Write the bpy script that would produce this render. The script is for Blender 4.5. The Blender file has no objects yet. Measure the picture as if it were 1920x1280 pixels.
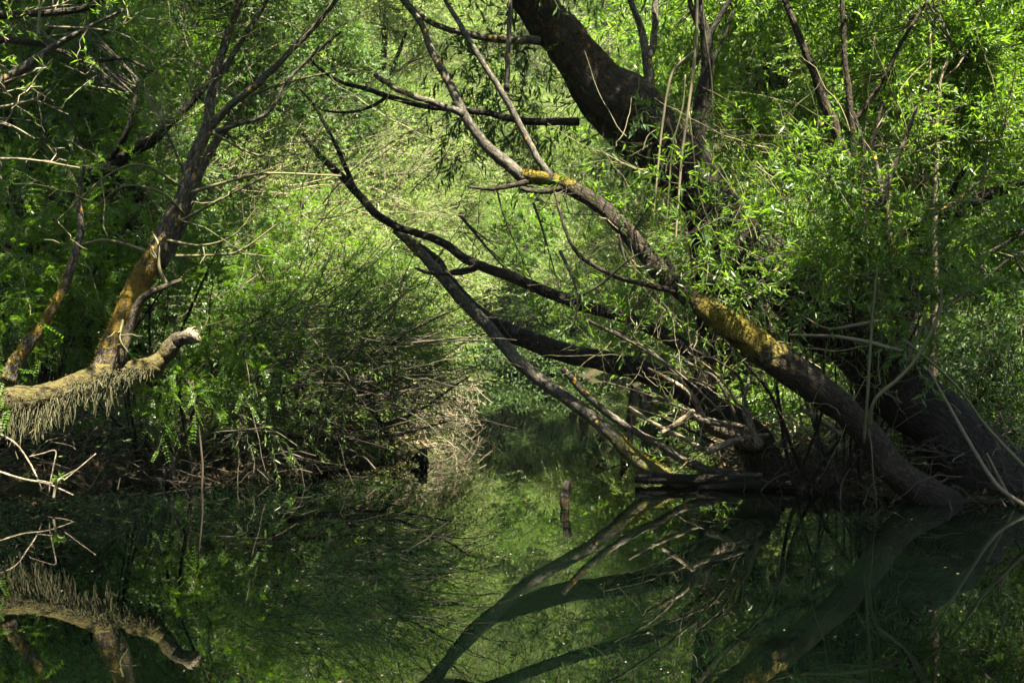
import bpy, math, random
import numpy as np
from mathutils import Vector

# ------------------------------------------------------------------ camera, light, exposure
sc = bpy.context.scene
COL = sc.collection
F = 2133.333                      # focal length in photo pixels (40 mm lens, 1920 px wide)
H = 1.5                           # camera height above the water
cam_d = bpy.data.cameras.new('camera'); cam = bpy.data.objects.new('camera', cam_d); COL.objects.link(cam)
cam.location = (0, 0, H); cam.rotation_euler = (math.radians(90), 0, 0)
cam_d.lens = 40; cam_d.sensor_width = 36; cam_d.clip_end = 600; cam_d.clip_start = 0.05
cam_d.dof.use_dof = True; cam_d.dof.focus_distance = 10.8; cam_d.dof.aperture_fstop = 5.0
sc.camera = cam

SUN_DIR = Vector((0.22, -0.34, 0.91)).normalized()      # towards the sun
SUN_EL = math.asin(SUN_DIR.z); SUN_ROT = math.atan2(SUN_DIR.x, SUN_DIR.y)
w = bpy.data.worlds.new('World'); sc.world = w; w.use_nodes = True
nt = w.node_tree; bg = nt.nodes['Background']
sky = nt.nodes.new('ShaderNodeTexSky'); sky.sky_type = 'NISHITA'; sky.sun_disc = False
sky.sun_elevation = SUN_EL; sky.sun_rotation = SUN_ROT
nt.links.new(sky.outputs[0], bg.inputs[0]); bg.inputs[1].default_value = 0.05
sd = bpy.data.lights.new('sun', 'SUN'); sun = bpy.data.objects.new('sun', sd); COL.objects.link(sun)
sd.energy = 5.0; sd.angle = math.radians(0.5); sd.color = (1.0, 0.91, 0.70)
sun.rotation_euler = SUN_DIR.to_track_quat('Z', 'Y').to_euler(); sun.location = SUN_DIR * 60
sc.view_settings.view_transform = 'Standard'; sc.view_settings.look = 'None'
sc.view_settings.exposure = 3.2; sc.view_settings.gamma = 1
sc.render.engine = 'CYCLES'
sc.cycles.max_bounces = 6; sc.cycles.diffuse_bounces = 1; sc.cycles.glossy_bounces = 3
sc.cycles.transmission_bounces = 3; sc.cycles.caustics_reflective = False; sc.cycles.caustics_refractive = False
sc.cycles.sample_clamp_indirect = 4

# ------------------------------------------------------------------ helpers
RNG = np.random.default_rng(11)
def P(px, py, Y):
    return np.array([(px - 960) / F * Y, Y, H - (py - 640) / F * Y])
def nrm(a):
    return a / np.maximum(np.linalg.norm(a, axis=-1, keepdims=True), 1e-9)
def catmull(p, n):
    """smooth curve through control points p (k,c), n samples per span"""
    p = np.asarray(p, float); k = len(p)
    if k < 3:
        t = np.linspace(0, 1, n * (k - 1) + 1)[:, None]; return p[0] * (1 - t) + p[-1] * t
    q = np.vstack([2 * p[0] - p[1], p, 2 * p[-1] - p[-2]]); out = []
    for i in range(k - 1):
        a, b, c, d = q[i:i + 4]; t = np.linspace(0, 1, n, endpoint=False)[:, None]
        out.append(.5 * (2 * b + (c - a) * t + (2 * a - 5 * b + 4 * c - d) * t * t + (3 * b - a - 3 * c + d) * t ** 3))
    out.append(p[-1:]); return np.vstack(out)

class Buf:
    def __init__(s): s.V = []; s.Q = []; s.T = []; s.tc = []; s.ms = []; s.n = 0
    def add(s, v, q=None, t=None, tc=None, ms=None):
        v = np.asarray(v, np.float32).reshape(-1, 3)
        if q is not None and len(q): s.Q.append(np.asarray(q, np.int64).reshape(-1, 4) + s.n)
        if t is not None and len(t): s.T.append(np.asarray(t, np.int64).reshape(-1, 3) + s.n)
        s.V.append(v)
        s.tc.append(np.zeros((len(v), 3), np.float32) if tc is None else np.asarray(tc, np.float32).reshape(-1, 3))
        s.ms.append(np.zeros(len(v), np.float32) if ms is None else np.asarray(ms, np.float32))
        s.n += len(v)
    def build(s, name, mat, parent=None, smooth=False, attrs=False, loc=None):
        V = np.vstack(s.V) if s.V else np.zeros((0, 3), np.float32)
        if loc is not None: V = V - np.asarray(loc, np.float32)
        Q = np.vstack(s.Q) if s.Q else np.zeros((0, 4), np.int64)
        T = np.vstack(s.T) if s.T else np.zeros((0, 3), np.int64)
        me = bpy.data.meshes.new(name)
        me.vertices.add(len(V)); me.vertices.foreach_set('co', V.ravel())
        nl = Q.size + T.size; me.loops.add(nl)
        me.loops.foreach_set('vertex_index', np.concatenate([Q.ravel(), T.ravel()]).astype(np.int32))
        me.polygons.add(len(Q) + len(T))
        st = np.concatenate([np.arange(len(Q)) * 4, len(Q) * 4 + np.arange(len(T)) * 3]).astype(np.int32)
        me.polygons.foreach_set('loop_start', st)
        me.update(calc_edges=True)
        if smooth: me.polygons.foreach_set('use_smooth', np.ones(len(me.polygons), bool))
        if attrs:
            a = me.attributes.new('tc', 'FLOAT_VECTOR', 'POINT'); a.data.foreach_set('vector', np.vstack(s.tc).ravel())
            a = me.attributes.new('moss', 'FLOAT', 'POINT'); a.data.foreach_set('value', np.concatenate(s.ms))
        me.materials.append(mat)
        o = bpy.data.objects.new(name, me); COL.objects.link(o)
        if parent is not None: o.parent = parent
        return o

def tag(o, label=None, cat=None, group=None, kind=None):
    if label: o['label'] = label
    if cat: o['category'] = cat
    if group: o['group'] = group
    if kind: o['kind'] = kind
    return o
def thing(name, label, cat, loc, group=None):
    o = bpy.data.objects.new(name, None); COL.objects.link(o); o.location = tuple(float(c) for c in loc)
    o.empty_display_size = 0.3
    return tag(o, label, cat, group)
def dup(root, loc, rz, scale, label=None, group=None):
    r = root.copy(); COL.objects.link(r); r.location = loc; r.rotation_euler = (0, 0, rz); r.scale = scale
    if label: r['label'] = label
    if group: r['group'] = group
    for ch in list(root.children):
        c = ch.copy(); COL.objects.link(c); c.parent = r
        for g in ch.children:
            d = g.copy(); COL.objects.link(d); d.parent = c
    return r

def tube(buf, pts, rad, moss=None, sides=10, n=6, rough=.06, seed=0, cap=True, wig=0.0, knots=0):
    """one limb: control points -> smooth, ridged, tapering tube with bark coordinates"""
    rg = np.random.default_rng(seed + 101)
    pts = np.asarray(pts, float); rad = np.asarray(rad, float)
    moss = np.zeros(len(pts)) if moss is None else np.asarray(moss, float)
    c = catmull(np.column_stack([pts, rad, moss]), n); p = c[:, :3]; r = np.maximum(c[:, 3], .001); m = c[:, 4]
    M = len(p)
    if wig:
        s = np.linspace(0, 1, M)
        for k in range(1, 5):
            p = p + np.outer(np.sin(s * M / n * k * 1.7 + rg.random() * 6.28), rg.normal(0, 1, 3)) * wig / k * r[:, None]
    tan = nrm(np.gradient(p, axis=0)); ref = np.array([0, 1, 0.13]); 
    u = nrm(np.cross(tan, ref)); v = np.cross(tan, u)
    th = np.linspace(0, 2 * np.pi, sides, endpoint=False)
    L = np.concatenate([[0], np.cumsum(np.linalg.norm(np.diff(p, axis=0), axis=1))])
    disp = np.zeros((M, sides))
    if rough:
        for k in range(10):
            f = rg.integers(1, 4); g = rg.normal(0, 3.0) / max(.06, r.max() * 2)
            disp += np.sin(f * th[None] + g * L[:, None] + rg.random() * 6.28) / (1 + .5 * f) * rough * .6
        disp += rg.normal(0, rough * .35, disp.shape)
    for _ in range(knots):
        i = rg.integers(1, M - 1); a = rg.random() * 6.28
        d2 = ((L[:, None] - L[i]) / (r[i] * .9)) ** 2 + ((np.angle(np.exp(1j * (th[None] - a)))) / .6) ** 2
        disp += rg.uniform(.15, .4) * np.exp(-d2)
    rr = r[:, None] * (1 + disp)
    V = p[:, None] + rr[..., None] * (np.cos(th)[None, :, None] * u[:, None] + np.sin(th)[None, :, None] * v[:, None])
    tc = np.stack([np.cos(th)[None] * r[:, None], np.sin(th)[None] * r[:, None], np.broadcast_to(L[:, None], (M, sides))], -1) + rg.random(3) * 20
    i = np.arange(M - 1)[:, None] * sides; j = np.arange(sides)[None]; jn = (j + 1) % sides
    Q = np.stack([i + j, i + jn, i + sides + jn, i + sides + j], -1).reshape(-1, 4)
    V = V.reshape(-1, 3); tc = tc.reshape(-1, 3); ms = np.repeat(m, sides); T = None
    if cap:
        V = np.vstack([V, p[0], p[-1]]); tc = np.vstack([tc, tc[0] * 0, tc[-1]]); ms = np.append(ms, [m[0], m[-1]])
        a = np.arange(sides); b = (a + 1) % sides; e = (M - 1) * sides
        T = np.vstack([np.stack([b, a, np.full(sides, M * sides)], -1), np.stack([e + a, e + b, np.full(sides, M * sides + 1)], -1)])
    buf.add(V, Q, T, tc, ms); global LAST; LAST = (p, r, m, u, v)
    return p, r

def T(buf, L, sides=12, n=6, rough=.06, seed=0, wig=.13, knots=0, skel=None):
    """hand-traced limb: (px, py, depth, width_px[, moss])"""
    pts = [P(a[0], a[1], a[2]) for a in L]; rad = [a[3] * .5 / F * a[2] for a in L]
    ms = [a[4] if len(a) > 4 else 0 for a in L]
    p, r = tube(buf, pts, rad, ms, sides, n, rough, seed, wig=wig, knots=knots)
    if skel is not None: skel.append(p)
    return p

def tubes(buf, Pt, R, sides=3):
    """many thin tubes at once: Pt (N,M,3), R (N,M)"""
    N, M, _ = Pt.shape
    tan = nrm(np.gradient(Pt, axis=1)); ref = np.array([.31, .9, .2])
    u = nrm(np.cross(tan, ref)); v = np.cross(tan, u); th = np.linspace(0, 2 * np.pi, sides, endpoint=False)
    V = Pt[:, :, None] + R[:, :, None, None] * (np.cos(th)[:, None] * u[:, :, None] + np.sin(th)[:, None] * v[:, :, None])
    b = (np.arange(N) * M * sides)[:, None, None] + (np.arange(M - 1) * sides)[None, :, None]
    j = np.arange(sides)[None, None]; jn = (j + 1) % sides
    Q = np.stack([b + j, b + jn, b + sides + jn, b + sides + j], -1)
    tc = np.broadcast_to(np.linspace(0, 1, M)[None, :, None, None], V.shape).copy(); tc[..., :2] = V[..., :2]; tc[..., 2] = V[..., 2]
    buf.add(V, Q.reshape(-1, 4), None, tc)

def leaves(buf, pos, d, nm, length, width, fold=.18, tipdrop=.1):
    """folded lance-shaped leaves"""
    d = nrm(d); s = nrm(np.cross(d, nm)); nm = np.cross(s, d)
    l = length[:, None]; wd = width[:, None] * .5
    base = pos; mid = pos + d * l * .45; tip = pos + d * l - nm * l * tipdrop
    A = mid + s * wd; B = mid - s * wd; C = mid - nm * wd * fold * 2
    V = np.stack([base, A, tip, B, C], 1); k = np.arange(len(pos))[:, None] * 5
    Q = np.stack([k + np.array([[0, 4, 2, 1]]), k + np.array([[0, 3, 2, 4]])], 1).reshape(-1, 4)
    buf.add(V, Q)
def diamonds(buf, pos, d, nm, length, width):
    d = nrm(d); s = nrm(np.cross(d, nm)); l = length[:, None]; wd = width[:, None] * .5
    mid = pos + d * l * .42
    V = np.stack([pos, mid + s * wd, pos + d * l, mid - s * wd], 1); k = np.arange(len(pos))[:, None] * 4
    buf.add(V, (k + np.array([[0, 3, 2, 1]])).reshape(-1, 4))

def sprays(lb, tb, c, rad, n, dirb=(0, 0, .4), spread=.7, L=.6, droop=.25, K=16, ll=.09, lw=.018, kind='willow', rng=None, tr=.003):
    """n leafy twigs inside the ellipsoid (c, rad)"""
    rng = rng or RNG; n = int(n)
    if n < 1: return
    u = nrm(rng.normal(0, 1, (n, 3))) * (rng.random((n, 1)) ** .45)
    p0 = np.asarray(c) + u * np.asarray(rad)
    d = nrm(np.asarray(dirb, float) + spread * rng.normal(0, 1, (n, 3)) * .7 + .35 * u)
    Ls = L * rng.uniform(.55, 1.35, n)
    dr = droop * rng.uniform(.3, 1.6, n)
    bend = rng.normal(0, .12, (n, 3))
    def at(t):
        q = p0[:, None] + d[:, None] * (Ls[:, None] * t)[..., None] + bend[:, None] * (Ls[:, None] * t * t)[..., None]
        q[..., 2] -= dr[:, None] * Ls[:, None] * t * t
        return q
    tt = np.broadcast_to(np.linspace(0, 1, 5)[None], (n, 5))
    if tb is not None: tubes(tb, at(tt), tr * rng.uniform(.7, 1.6, (n, 1)) * np.linspace(1, .35, 5)[None])
    t = np.clip((np.arange(K)[None] + rng.random((n, K))) / K * .9 + .1, 0, 1)
    pos = at(t); tan = d[:, None] + 2 * bend[:, None] * t[..., None]; tan[..., 2] -= 2 * dr[:, None] * t; tan = nrm(tan)
    side = nrm(np.cross(tan, rng.normal(0, 1, (n, K, 3))))
    ld = nrm(.8 * tan + .75 * side + rng.normal(0, .18, (n, K, 3)) + np.array([0, 0, -.12])).reshape(-1, 3)
    pos = pos.reshape(-1, 3); N = len(pos)
    nm = rng.normal(0, .55, (N, 3)) + np.array([0, 0, .9])
    sz = rng.uniform(.6, 1.25, N) * np.repeat(rng.uniform(.8, 1.2, n), K)
    if kind == 'willow':
        leaves(lb, pos, ld, nm, ll * sz, lw * sz, fold=.25)
    elif kind == 'far':
        diamonds(lb, pos, ld, nm, ll * sz, lw * sz)
    else:                                             # feathery compound leaf: two rows of oval leaflets
        m = 9; s_ = nrm(np.cross(ld, nm)); nn = np.cross(s_, ld)
        f = (np.arange(m) + .6) / m
        for sg in (1, -1):
            q = pos[:, None] + ld[:, None] * (ll * sz)[:, None, None] * f[None, :, None] - np.array([0, 0, 1.]) * ((ll * sz)[:, None] * .25 * f[None] ** 2)[..., None]
            dd = sg * s_[:, None] + .45 * ld[:, None] + rng.normal(0, .12, (N, m, 3))
            n2 = np.repeat(nn[:, None], m, 1) + rng.normal(0, .2, (N, m, 3))
            k2 = np.repeat(sz[:, None], m, 1) * (1.05 - .5 * np.abs(f - .45))[None]
            diamonds(lb, q.reshape(-1, 3), dd.reshape(-1, 3), n2.reshape(-1, 3), (lw * 2.1 * k2).ravel(), (lw * k2).ravel())

def connect(tb, skel, c, rad, k, r0=.012, rng=None):
    """boughs from the nearest limb out through a leaf clump"""
    rng = rng or RNG; S = np.vstack(skel); c = np.asarray(c, float)
    dist = np.linalg.norm(S - c, axis=1) + .25 * np.maximum(0, S[:, 2] - c[2])
    a = S[np.argsort(dist)[rng.integers(0, min(4, len(S)))]]
    ends = c + nrm(rng.normal(0, 1, (k, 3))) * np.asarray(rad) * rng.uniform(.5, 1.05, (k, 1))
    t = np.linspace(0, 1, 8)[None, :, None]
    mid = c * .75 + a * .25 + rng.normal(0, .08, (k, 3))
    Pt = a * (1 - t) ** 2 + 2 * t * (1 - t) * mid[:, None] + t * t * ends[:, None]
    wob = np.cumsum(rng.normal(0, .016, (k, 8, 3)), 1); wob[:, 0] = 0; Pt = Pt + wob
    tubes(tb, Pt, r0 * rng.uniform(.5, 1.2, (k, 1)) * np.linspace(1, .3, 8)[None], 5)

# ------------------------------------------------------------------ materials
def newmat(name):
    m = bpy.data.materials.new(name); m.use_nodes = True; n = m.node_tree
    for x in list(n.nodes): n.nodes.remove(x)
    return m, n, n.nodes.new('ShaderNodeOutputMaterial')
def ramp(n, stops, fac=None):
    r = n.nodes.new('ShaderNodeValToRGB'); e = r.color_ramp.elements
    while len(e) < len(stops): e.new(.5)
    for x, (pos, col) in zip(e, stops): x.position = pos; x.color = (*col, 1)
    if fac is not None: n.links.new(fac, r.inputs[0])
    return r.outputs[0]
def math_(n, op, a, b=None, clamp=False):
    x = n.nodes.new('ShaderNodeMath'); x.operation = op; x.use_clamp = clamp
    for i, v in enumerate((a, b)):
        if v is None: continue
        if isinstance(v, (int, float)): x.inputs[i].default_value = v
        else: n.links.new(v, x.inputs[i])
    return x.outputs[0]
def mixc(n, fac, a, b):
    x = n.nodes.new('ShaderNodeMix'); x.data_type = 'RGBA'
    for i, v in ((0, fac), (6, a), (7, b)):
        if isinstance(v, tuple): x.inputs[i].default_value = (*v, 1)
        elif isinstance(v, (int, float)): x.inputs[i].default_value = v
        else: n.links.new(v, x.inputs[i])
    return x.outputs[2]
def noise(n, vec, scale, detail=4, rough=.55):
    x = n.nodes.new('ShaderNodeTexNoise'); x.inputs['Scale'].default_value = scale
    x.inputs['Detail'].default_value = detail; x.inputs['Roughness'].default_value = rough
    if vec is not None: n.links.new(vec, x.inputs['Vector'])
    return x.outputs['Fac']

def leaf_mat(name, stops, back, trans=.40, tcol=(.20, .38, .03), gloss=.35, rough=.34):
    m, n, out = newmat(name); g = n.nodes.new('ShaderNodeNewGeometry')
    col = ramp(n, stops, g.outputs['Random Per Island'])
    col2 = mixc(n, math_(n, 'MULTIPLY', g.outputs['Backfacing'], .75), col, back)
    p = n.nodes.new('ShaderNodeBsdfPrincipled'); n.links.new(col2, p.inputs['Base Color'])
    p.inputs['Roughness'].default_value = rough; p.inputs['Specular IOR Level'].default_value = gloss
    t = n.nodes.new('ShaderNodeBsdfTranslucent'); n.links.new(mixc(n, .55, col, tcol), t.inputs[0])
    s = n.nodes.new('ShaderNodeMixShader'); s.inputs[0].default_value = trans
    n.links.new(p.outputs[0], s.inputs[1]); n.links.new(t.outputs[0], s.inputs[2]); n.links.new(s.outputs[0], out.inputs[0])
    return m
def bark_mat(name, dark, light, moss=(.13, .105, .012), moss2=(.06, .07, .012), lichen=.0, bump=.6, fur=26, mossamt=1.0, base_moss=0.):
    m, n, out = newmat(name)
    at = n.nodes.new('ShaderNodeAttribute'); at.attribute_name = 'tc'
    am = n.nodes.new('ShaderNodeAttribute'); am.attribute_name = 'moss'
    mp = n.nodes.new('ShaderNodeMapping'); mp.inputs['Scale'].default_value = (1, 1, .38); n.links.new(at.outputs['Vector'], mp.inputs[0])
    f1 = noise(n, mp.outputs[0], fur, 6, .65); f2 = noise(n, at.outputs['Vector'], 5, 4)
    wv = n.nodes.new('ShaderNodeTexVoronoi'); wv.feature = 'DISTANCE_TO_EDGE'; wv.inputs['Scale'].default_value = fur * .9
    nd = n.nodes.new('ShaderNodeTexNoise'); nd.inputs['Scale'].default_value = fur * .7; nd.inputs['Detail'].default_value = 4; n.links.new(mp.outputs[0], nd.inputs['Vector'])
    va = n.nodes.new('ShaderNodeVectorMath'); va.operation = 'MULTIPLY_ADD'; va.inputs[1].default_value = (.07, .07, .07)
    n.links.new(nd.outputs['Color'], va.inputs[0]); n.links.new(mp.outputs[0], va.inputs[2]); n.links.new(va.outputs[0], wv.inputs['Vector'])
    crack = math_(n, 'MULTIPLY', wv.outputs['Distance'], 4.5, True)
    h = math_(n, 'MULTIPLY', math_(n, 'ADD', math_(n, 'MULTIPLY', crack, .38), f1), .74)
    col = ramp(n, [(.32, tuple(c * .35 for c in dark)), (.52, dark), (.78, light)], h)
    col = mixc(n, math_(n, 'MULTIPLY', ramp(n, [(.45, (0, 0, 0)), (.7, (1, 1, 1))], f2), .45), col, tuple(c * .55 for c in light))
    if lichen:
        vo = n.nodes.new('ShaderNodeTexVoronoi'); vo.inputs['Scale'].default_value = 14; n.links.new(at.outputs['Vector'], vo.inputs['Vector'])
        a = math_(n, 'SUBTRACT', .34, vo.outputs['Distance']); b = math_(n, 'SUBTRACT', noise(n, at.outputs['Vector'], 3, 2), .60 - lichen * .1)
        sp = math_(n, 'MULTIPLY', math_(n, 'MULTIPLY', a, 9, True), math_(n, 'MULTIPLY', b, 18, True))
        col = mixc(n, sp, col, (.34, .19, .025))
    geo = n.nodes.new('ShaderNodeNewGeometry'); sx = n.nodes.new('ShaderNodeSeparateXYZ'); n.links.new(geo.outputs['True Normal'], sx.inputs[0])
    mn = noise(n, at.outputs['Vector'], 16, 5, .7)
    up = math_(n, 'MULTIPLY', sx.outputs['Z'], .22)
    mf = math_(n, 'ADD', math_(n, 'ADD', math_(n, 'MULTIPLY', am.outputs['Fac'], 1.1 * mossamt), base_moss), up)
    mf = math_(n, 'ADD', mf, math_(n, 'MULTIPLY', math_(n, 'SUBTRACT', mn, .52), 3.6))
    mf = math_(n, 'MULTIPLY', math_(n, 'SUBTRACT', mf, .5), 3.0, True)
    mf = math_(n, 'MULTIPLY', mf, math_(n, 'GREATER_THAN', math_(n, 'ADD', am.outputs['Fac'], base_moss), .02))
    mc = mixc(n, noise(n, at.outputs['Vector'], 34, 3), moss2, moss)
    col = mixc(n, mf, col, mc)
    wz = n.nodes.new('ShaderNodeSeparateXYZ'); n.links.new(geo.outputs['Position'], wz.inputs[0])     # soaked wood at the water line
    wet = math_(n, 'SUBTRACT', 1, math_(n, 'MULTIPLY', math_(n, 'SUBTRACT', wz.outputs['Z'], math_(n, 'MULTIPLY', f2, .12)), 14, True))
    col = mixc(n, math_(n, 'MULTIPLY', wet, .75), col, (.008, .008, .005))
    p = n.nodes.new('ShaderNodeBsdfPrincipled'); n.links.new(col, p.inputs['Base Color'])
    p.inputs['Roughness'].default_value = .85; p.inputs['Specular IOR Level'].default_value = .2
    bp = n.nodes.new('ShaderNodeBump'); bp.inputs['Strength'].default_value = bump; bp.inputs['Distance'].default_value = .02
    hh = math_(n, 'ADD', h, math_(n, 'MULTIPLY', mf, math_(n, 'ADD', noise(n, at.outputs['Vector'], 90, 3), .2)))
    n.links.new(hh, bp.inputs['Height']); n.links.new(bp.outputs[0], p.inputs['Normal']); n.links.new(p.outputs[0], out.inputs[0])
    return m
def twig_mat(name, stops, rough=.7):
    m, n, out = newmat(name); g = n.nodes.new('ShaderNodeNewGeometry')
    at = n.nodes.new('ShaderNodeAttribute'); at.attribute_name = 'tc'
    col = ramp(n, stops, g.outputs['Random Per Island'])
    col = mixc(n, math_(n, 'MULTIPLY', noise(n, at.outputs['Vector'], 22, 3), .6), col, tuple(c * .45 for c in stops[0][1]))
    p = n.nodes.new('ShaderNodeBsdfPrincipled'); n.links.new(col, p.inputs['Base Color']); p.inputs['Roughness'].default_value = rough
    p.inputs['Specular IOR Level'].default_value = .25
    n.links.new(p.outputs[0], out.inputs[0]); return m

M_WIL = leaf_mat('willow_leaf', [(0, (.040, .105, .010)), (.45, (.070, .155, .014)), (.82, (.105, .195, .02)), (.97, (.18, .22, .03)), (1, (.22, .15, .03))], (.10, .165, .06), gloss=.3, trans=.48, tcol=(.24, .45, .015))
M_FAR = leaf_mat('pale_willow_leaf', [(0, (.042, .105, .026)), (.45, (.092, .172, .048)), (.82, (.150, .222, .078)), (.97, (.27, .26, .08)), (1, (.27, .20, .07))], (.16, .21, .09), trans=.5, tcol=(.31, .48, .055), gloss=.22, rough=.42)
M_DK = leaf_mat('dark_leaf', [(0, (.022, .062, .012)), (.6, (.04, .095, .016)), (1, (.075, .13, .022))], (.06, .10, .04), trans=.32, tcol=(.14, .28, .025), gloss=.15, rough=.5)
M_PIN = leaf_mat('feathery_leaf', [(0, (.032, .085, .006)), (.6, (.055, .125, .008)), (1, (.10, .17, .012))], (.06, .11, .02), trans=.45, tcol=(.20, .40, .01), gloss=.3)
M_BRK = bark_mat('furrowed_bark', (.019, .0145, .010), (.062, .048, .034), moss=(.17, .125, .010), moss2=(.05, .052, .010), fur=34, bump=1.0)
M_BRKD = bark_mat('dark_bark', (.011, .009, .007), (.038, .031, .024), moss=(.10, .045, .012), moss2=(.035, .03, .01), fur=30, bump=1.0)
M_SMB = bark_mat('smooth_grey_bark', (.045, .041, .033), (.135, .122, .097), lichen=.7, fur=40, bump=.35, moss=(.14, .12, .015))
M_LOG = bark_mat('mossy_log_bark', (.035, .028, .019), (.11, .09, .058), moss=(.115, .092, .032), moss2=(.04, .038, .011), fur=34, bump=1.0)
M_GOLD = bark_mat('golden_moss_bark', (.055, .045, .034), (.15, .13, .10), moss=(.21, .13, .010), moss2=(.07, .055, .012), lichen=.5, fur=30, bump=.9)
M_TWIG = twig_mat('brown_twig', [(0, (.022, .018, .012)), (.6, (.05, .042, .028)), (1, (.12, .10, .07))])
M_PALE = twig_mat('pale_dry_twig', [(0, (.11, .09, .06)), (.6, (.20, .165, .11)), (1, (.32, .27, .18))])
M_GTW = twig_mat('green_brown_twig', [(0, (.07, .07, .03)), (.6, (.13, .12, .06)), (1, (.22, .19, .10))])
M_BEARD = twig_mat('beard_moss', [(0, (.05, .05, .024)), (.6, (.105, .10, .05)), (1, (.185, .17, .095))], .95)
M_MOSS = twig_mat('golden_moss', [(0, (.055, .055, .010)), (.5, (.13, .105, .012)), (1, (.24, .165, .015))], .95)
M_LIT = twig_mat('dead_leaf', [(0, (.03, .02, .012)), (.6, (.09, .06, .03)), (1, (.20, .14, .07))], .9)
M_DEAD = bark_mat('bare_dead_wood', (.12, .098, .07), (.31, .26, .19), fur=36, bump=.5, lichen=.3)

def ground_mat():
    m, n, out = newmat('forest_floor'); g = n.nodes.new('ShaderNodeNewGeometry'); v = g.outputs['Position']
    a = noise(n, v, 2.2, 6, .65); b = noise(n, v, 18, 5, .7); c = noise(n, v, .25, 3)
    col = ramp(n, [(.3, (.012, .010, .007)), (.5, (.035, .027, .016)), (.72, (.085, .062, .036))], b)
    col = mixc(n, ramp(n, [(.48, (0, 0, 0)), (.62, (1, 1, 1))], a), col, (.016, .022, .006))
    col = mixc(n, ramp(n, [(.35, (0, 0, 0)), (.65, (1, 1, 1))], c), col, mixc(n, b, (.008, .014, .004), (.022, .034, .008)))
    p = n.nodes.new('ShaderNodeBsdfPrincipled'); n.links.new(col, p.inputs['Base Color']); p.inputs['Roughness'].default_value = .95
    p.inputs['Specular IOR Level'].default_value = .1
    bp = n.nodes.new('ShaderNodeBump'); bp.inputs['Strength'].default_value = .8; bp.inputs['Distance'].default_value = .05
    n.links.new(b, bp.inputs['Height']); n.links.new(bp.outputs[0], p.inputs['Normal']); n.links.new(p.outputs[0], out.inputs[0]); return m
def water_mat():
    m, n, out = newmat('still_green_water'); g = n.nodes.new('ShaderNodeNewGeometry')
    p = n.nodes.new('ShaderNodeBsdfPrincipled'); p.inputs['Base Color'].default_value = (.0007, .0020, .0009, 1)
    p.inputs['Roughness'].default_value = .0; p.inputs['IOR'].default_value = 1.36; p.subsurface_method = 'BURLEY'; p.inputs['Subsurface Weight'].default_value = 1; p.inputs['Subsurface Radius'].default_value = (.7, 1, .8); p.inputs['Subsurface Scale'].default_value = .9
    mp = n.nodes.new('ShaderNodeMapping'); mp.inputs['Scale'].default_value = (1, .35, 1); n.links.new(g.outputs['Position'], mp.inputs[0])
    h = math_(n, 'ADD', noise(n, mp.outputs[0], 1.6, 2, .4), math_(n, 'MULTIPLY', noise(n, g.outputs['Position'], 9, 2), .06))
    bp = n.nodes.new('ShaderNodeBump'); bp.inputs['Strength'].default_value = .035; bp.inputs['Distance'].default_value = .03
    n.links.new(h, bp.inputs['Height']); n.links.new(bp.outputs[0], p.inputs['Normal']); n.links.new(p.outputs[0], out.inputs[0]); return m

# ------------------------------------------------------------------ ground and water
WPOLY = np.array([(-40, -30), (-40, 3), (-12, 8.6), (-6.2, 11.0), (-4.6, 11.9), (-2.4, 12.8), (-1.5, 14.6), (-1.1, 19), (-1.3, 30), (-1.7, 42), (-.6, 53),
                  (2.4, 54), (4.2, 42), (4.0, 30), (3.4, 20), (2.9, 15), (2.35, 12.6), (2.9, 11.6), (3.9, 10.9), (5, 10.5), (9, 9.5), (40, 5), (40, -30)], float)
def water_dist(x, y):
    """signed distance to the shore, positive on land"""
    d = np.full(x.shape, 1e9); inside = np.zeros(x.shape, bool); n = len(WPOLY)
    for i in range(n):
        a, b = WPOLY[i], WPOLY[(i + 1) % n]; e = b - a
        t = np.clip(((x - a[0]) * e[0] + (y - a[1]) * e[1]) / (e @ e), 0, 1)
        d = np.minimum(d, np.hypot(x - a[0] - t * e[0], y - a[1] - t * e[1]))
        c = (a[1] > y) != (b[1] > y)
        with np.errstate(divide='ignore', invalid='ignore'):
            inside ^= c & (x < (b[0] - a[0]) * (y - a[1]) / (b[1] - a[1]) + a[0])
    return np.where(inside, -d, d)
def ground_z(x, y):
    x = np.asarray(x, float); y = np.asarray(y, float); d = water_dist(x, y)
    wob = .07 * np.sin(x * 2.3 + y * 1.1) + .05 * np.sin(x * 5.1 - y * 4.3 + 1) + .03 * np.sin(x * 11 + y * 9)
    d = d + wob * 1.6
    z = np.where(d < 0, .7 * np.tanh(d * .8), .34 * np.tanh(d * 1.1) + .02 * np.maximum(d, 0) + np.clip(d, 0, 1) * wob * .8)
    rho = np.hypot(x, y - 18); h = np.maximum(0, rho - 40)
    return z + np.minimum(46, .62 * h * h / (h + 10)) * (1 + .12 * np.sin(x * .11) * np.cos(y * .13))
def axis(lo, a, b, hi, fine, coarse):
    return np.unique(np.concatenate([np.arange(lo, a, coarse), np.arange(a, b, fine), np.arange(b, hi + coarse, coarse)]))
gx = axis(-150, -9, 9, 150, .12, 3.0); gy = axis(-110, 8, 24, 190, .12, 3.0)
X, Y = np.meshgrid(gx, gy); Z = ground_z(X, Y); nx, ny = len(gx), len(gy)
b = Buf(); i = np.arange(ny - 1)[:, None] * nx; j = np.arange(nx - 1)[None]
b.add(np.stack([X, Y, Z], -1), np.stack([i + j, i + j + 1, i + nx + j + 1, i + nx + j], -1))
tag(b.build('ground', ground_mat(), smooth=True), kind='structure')
b = Buf(); b.add([(-60, -60, 0), (60, -60, 0), (60, 60, 0), (-60, 60, 0)], [(0, 1, 2, 3)])
tag(b.build('water', water_mat()), kind='structure')

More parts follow.
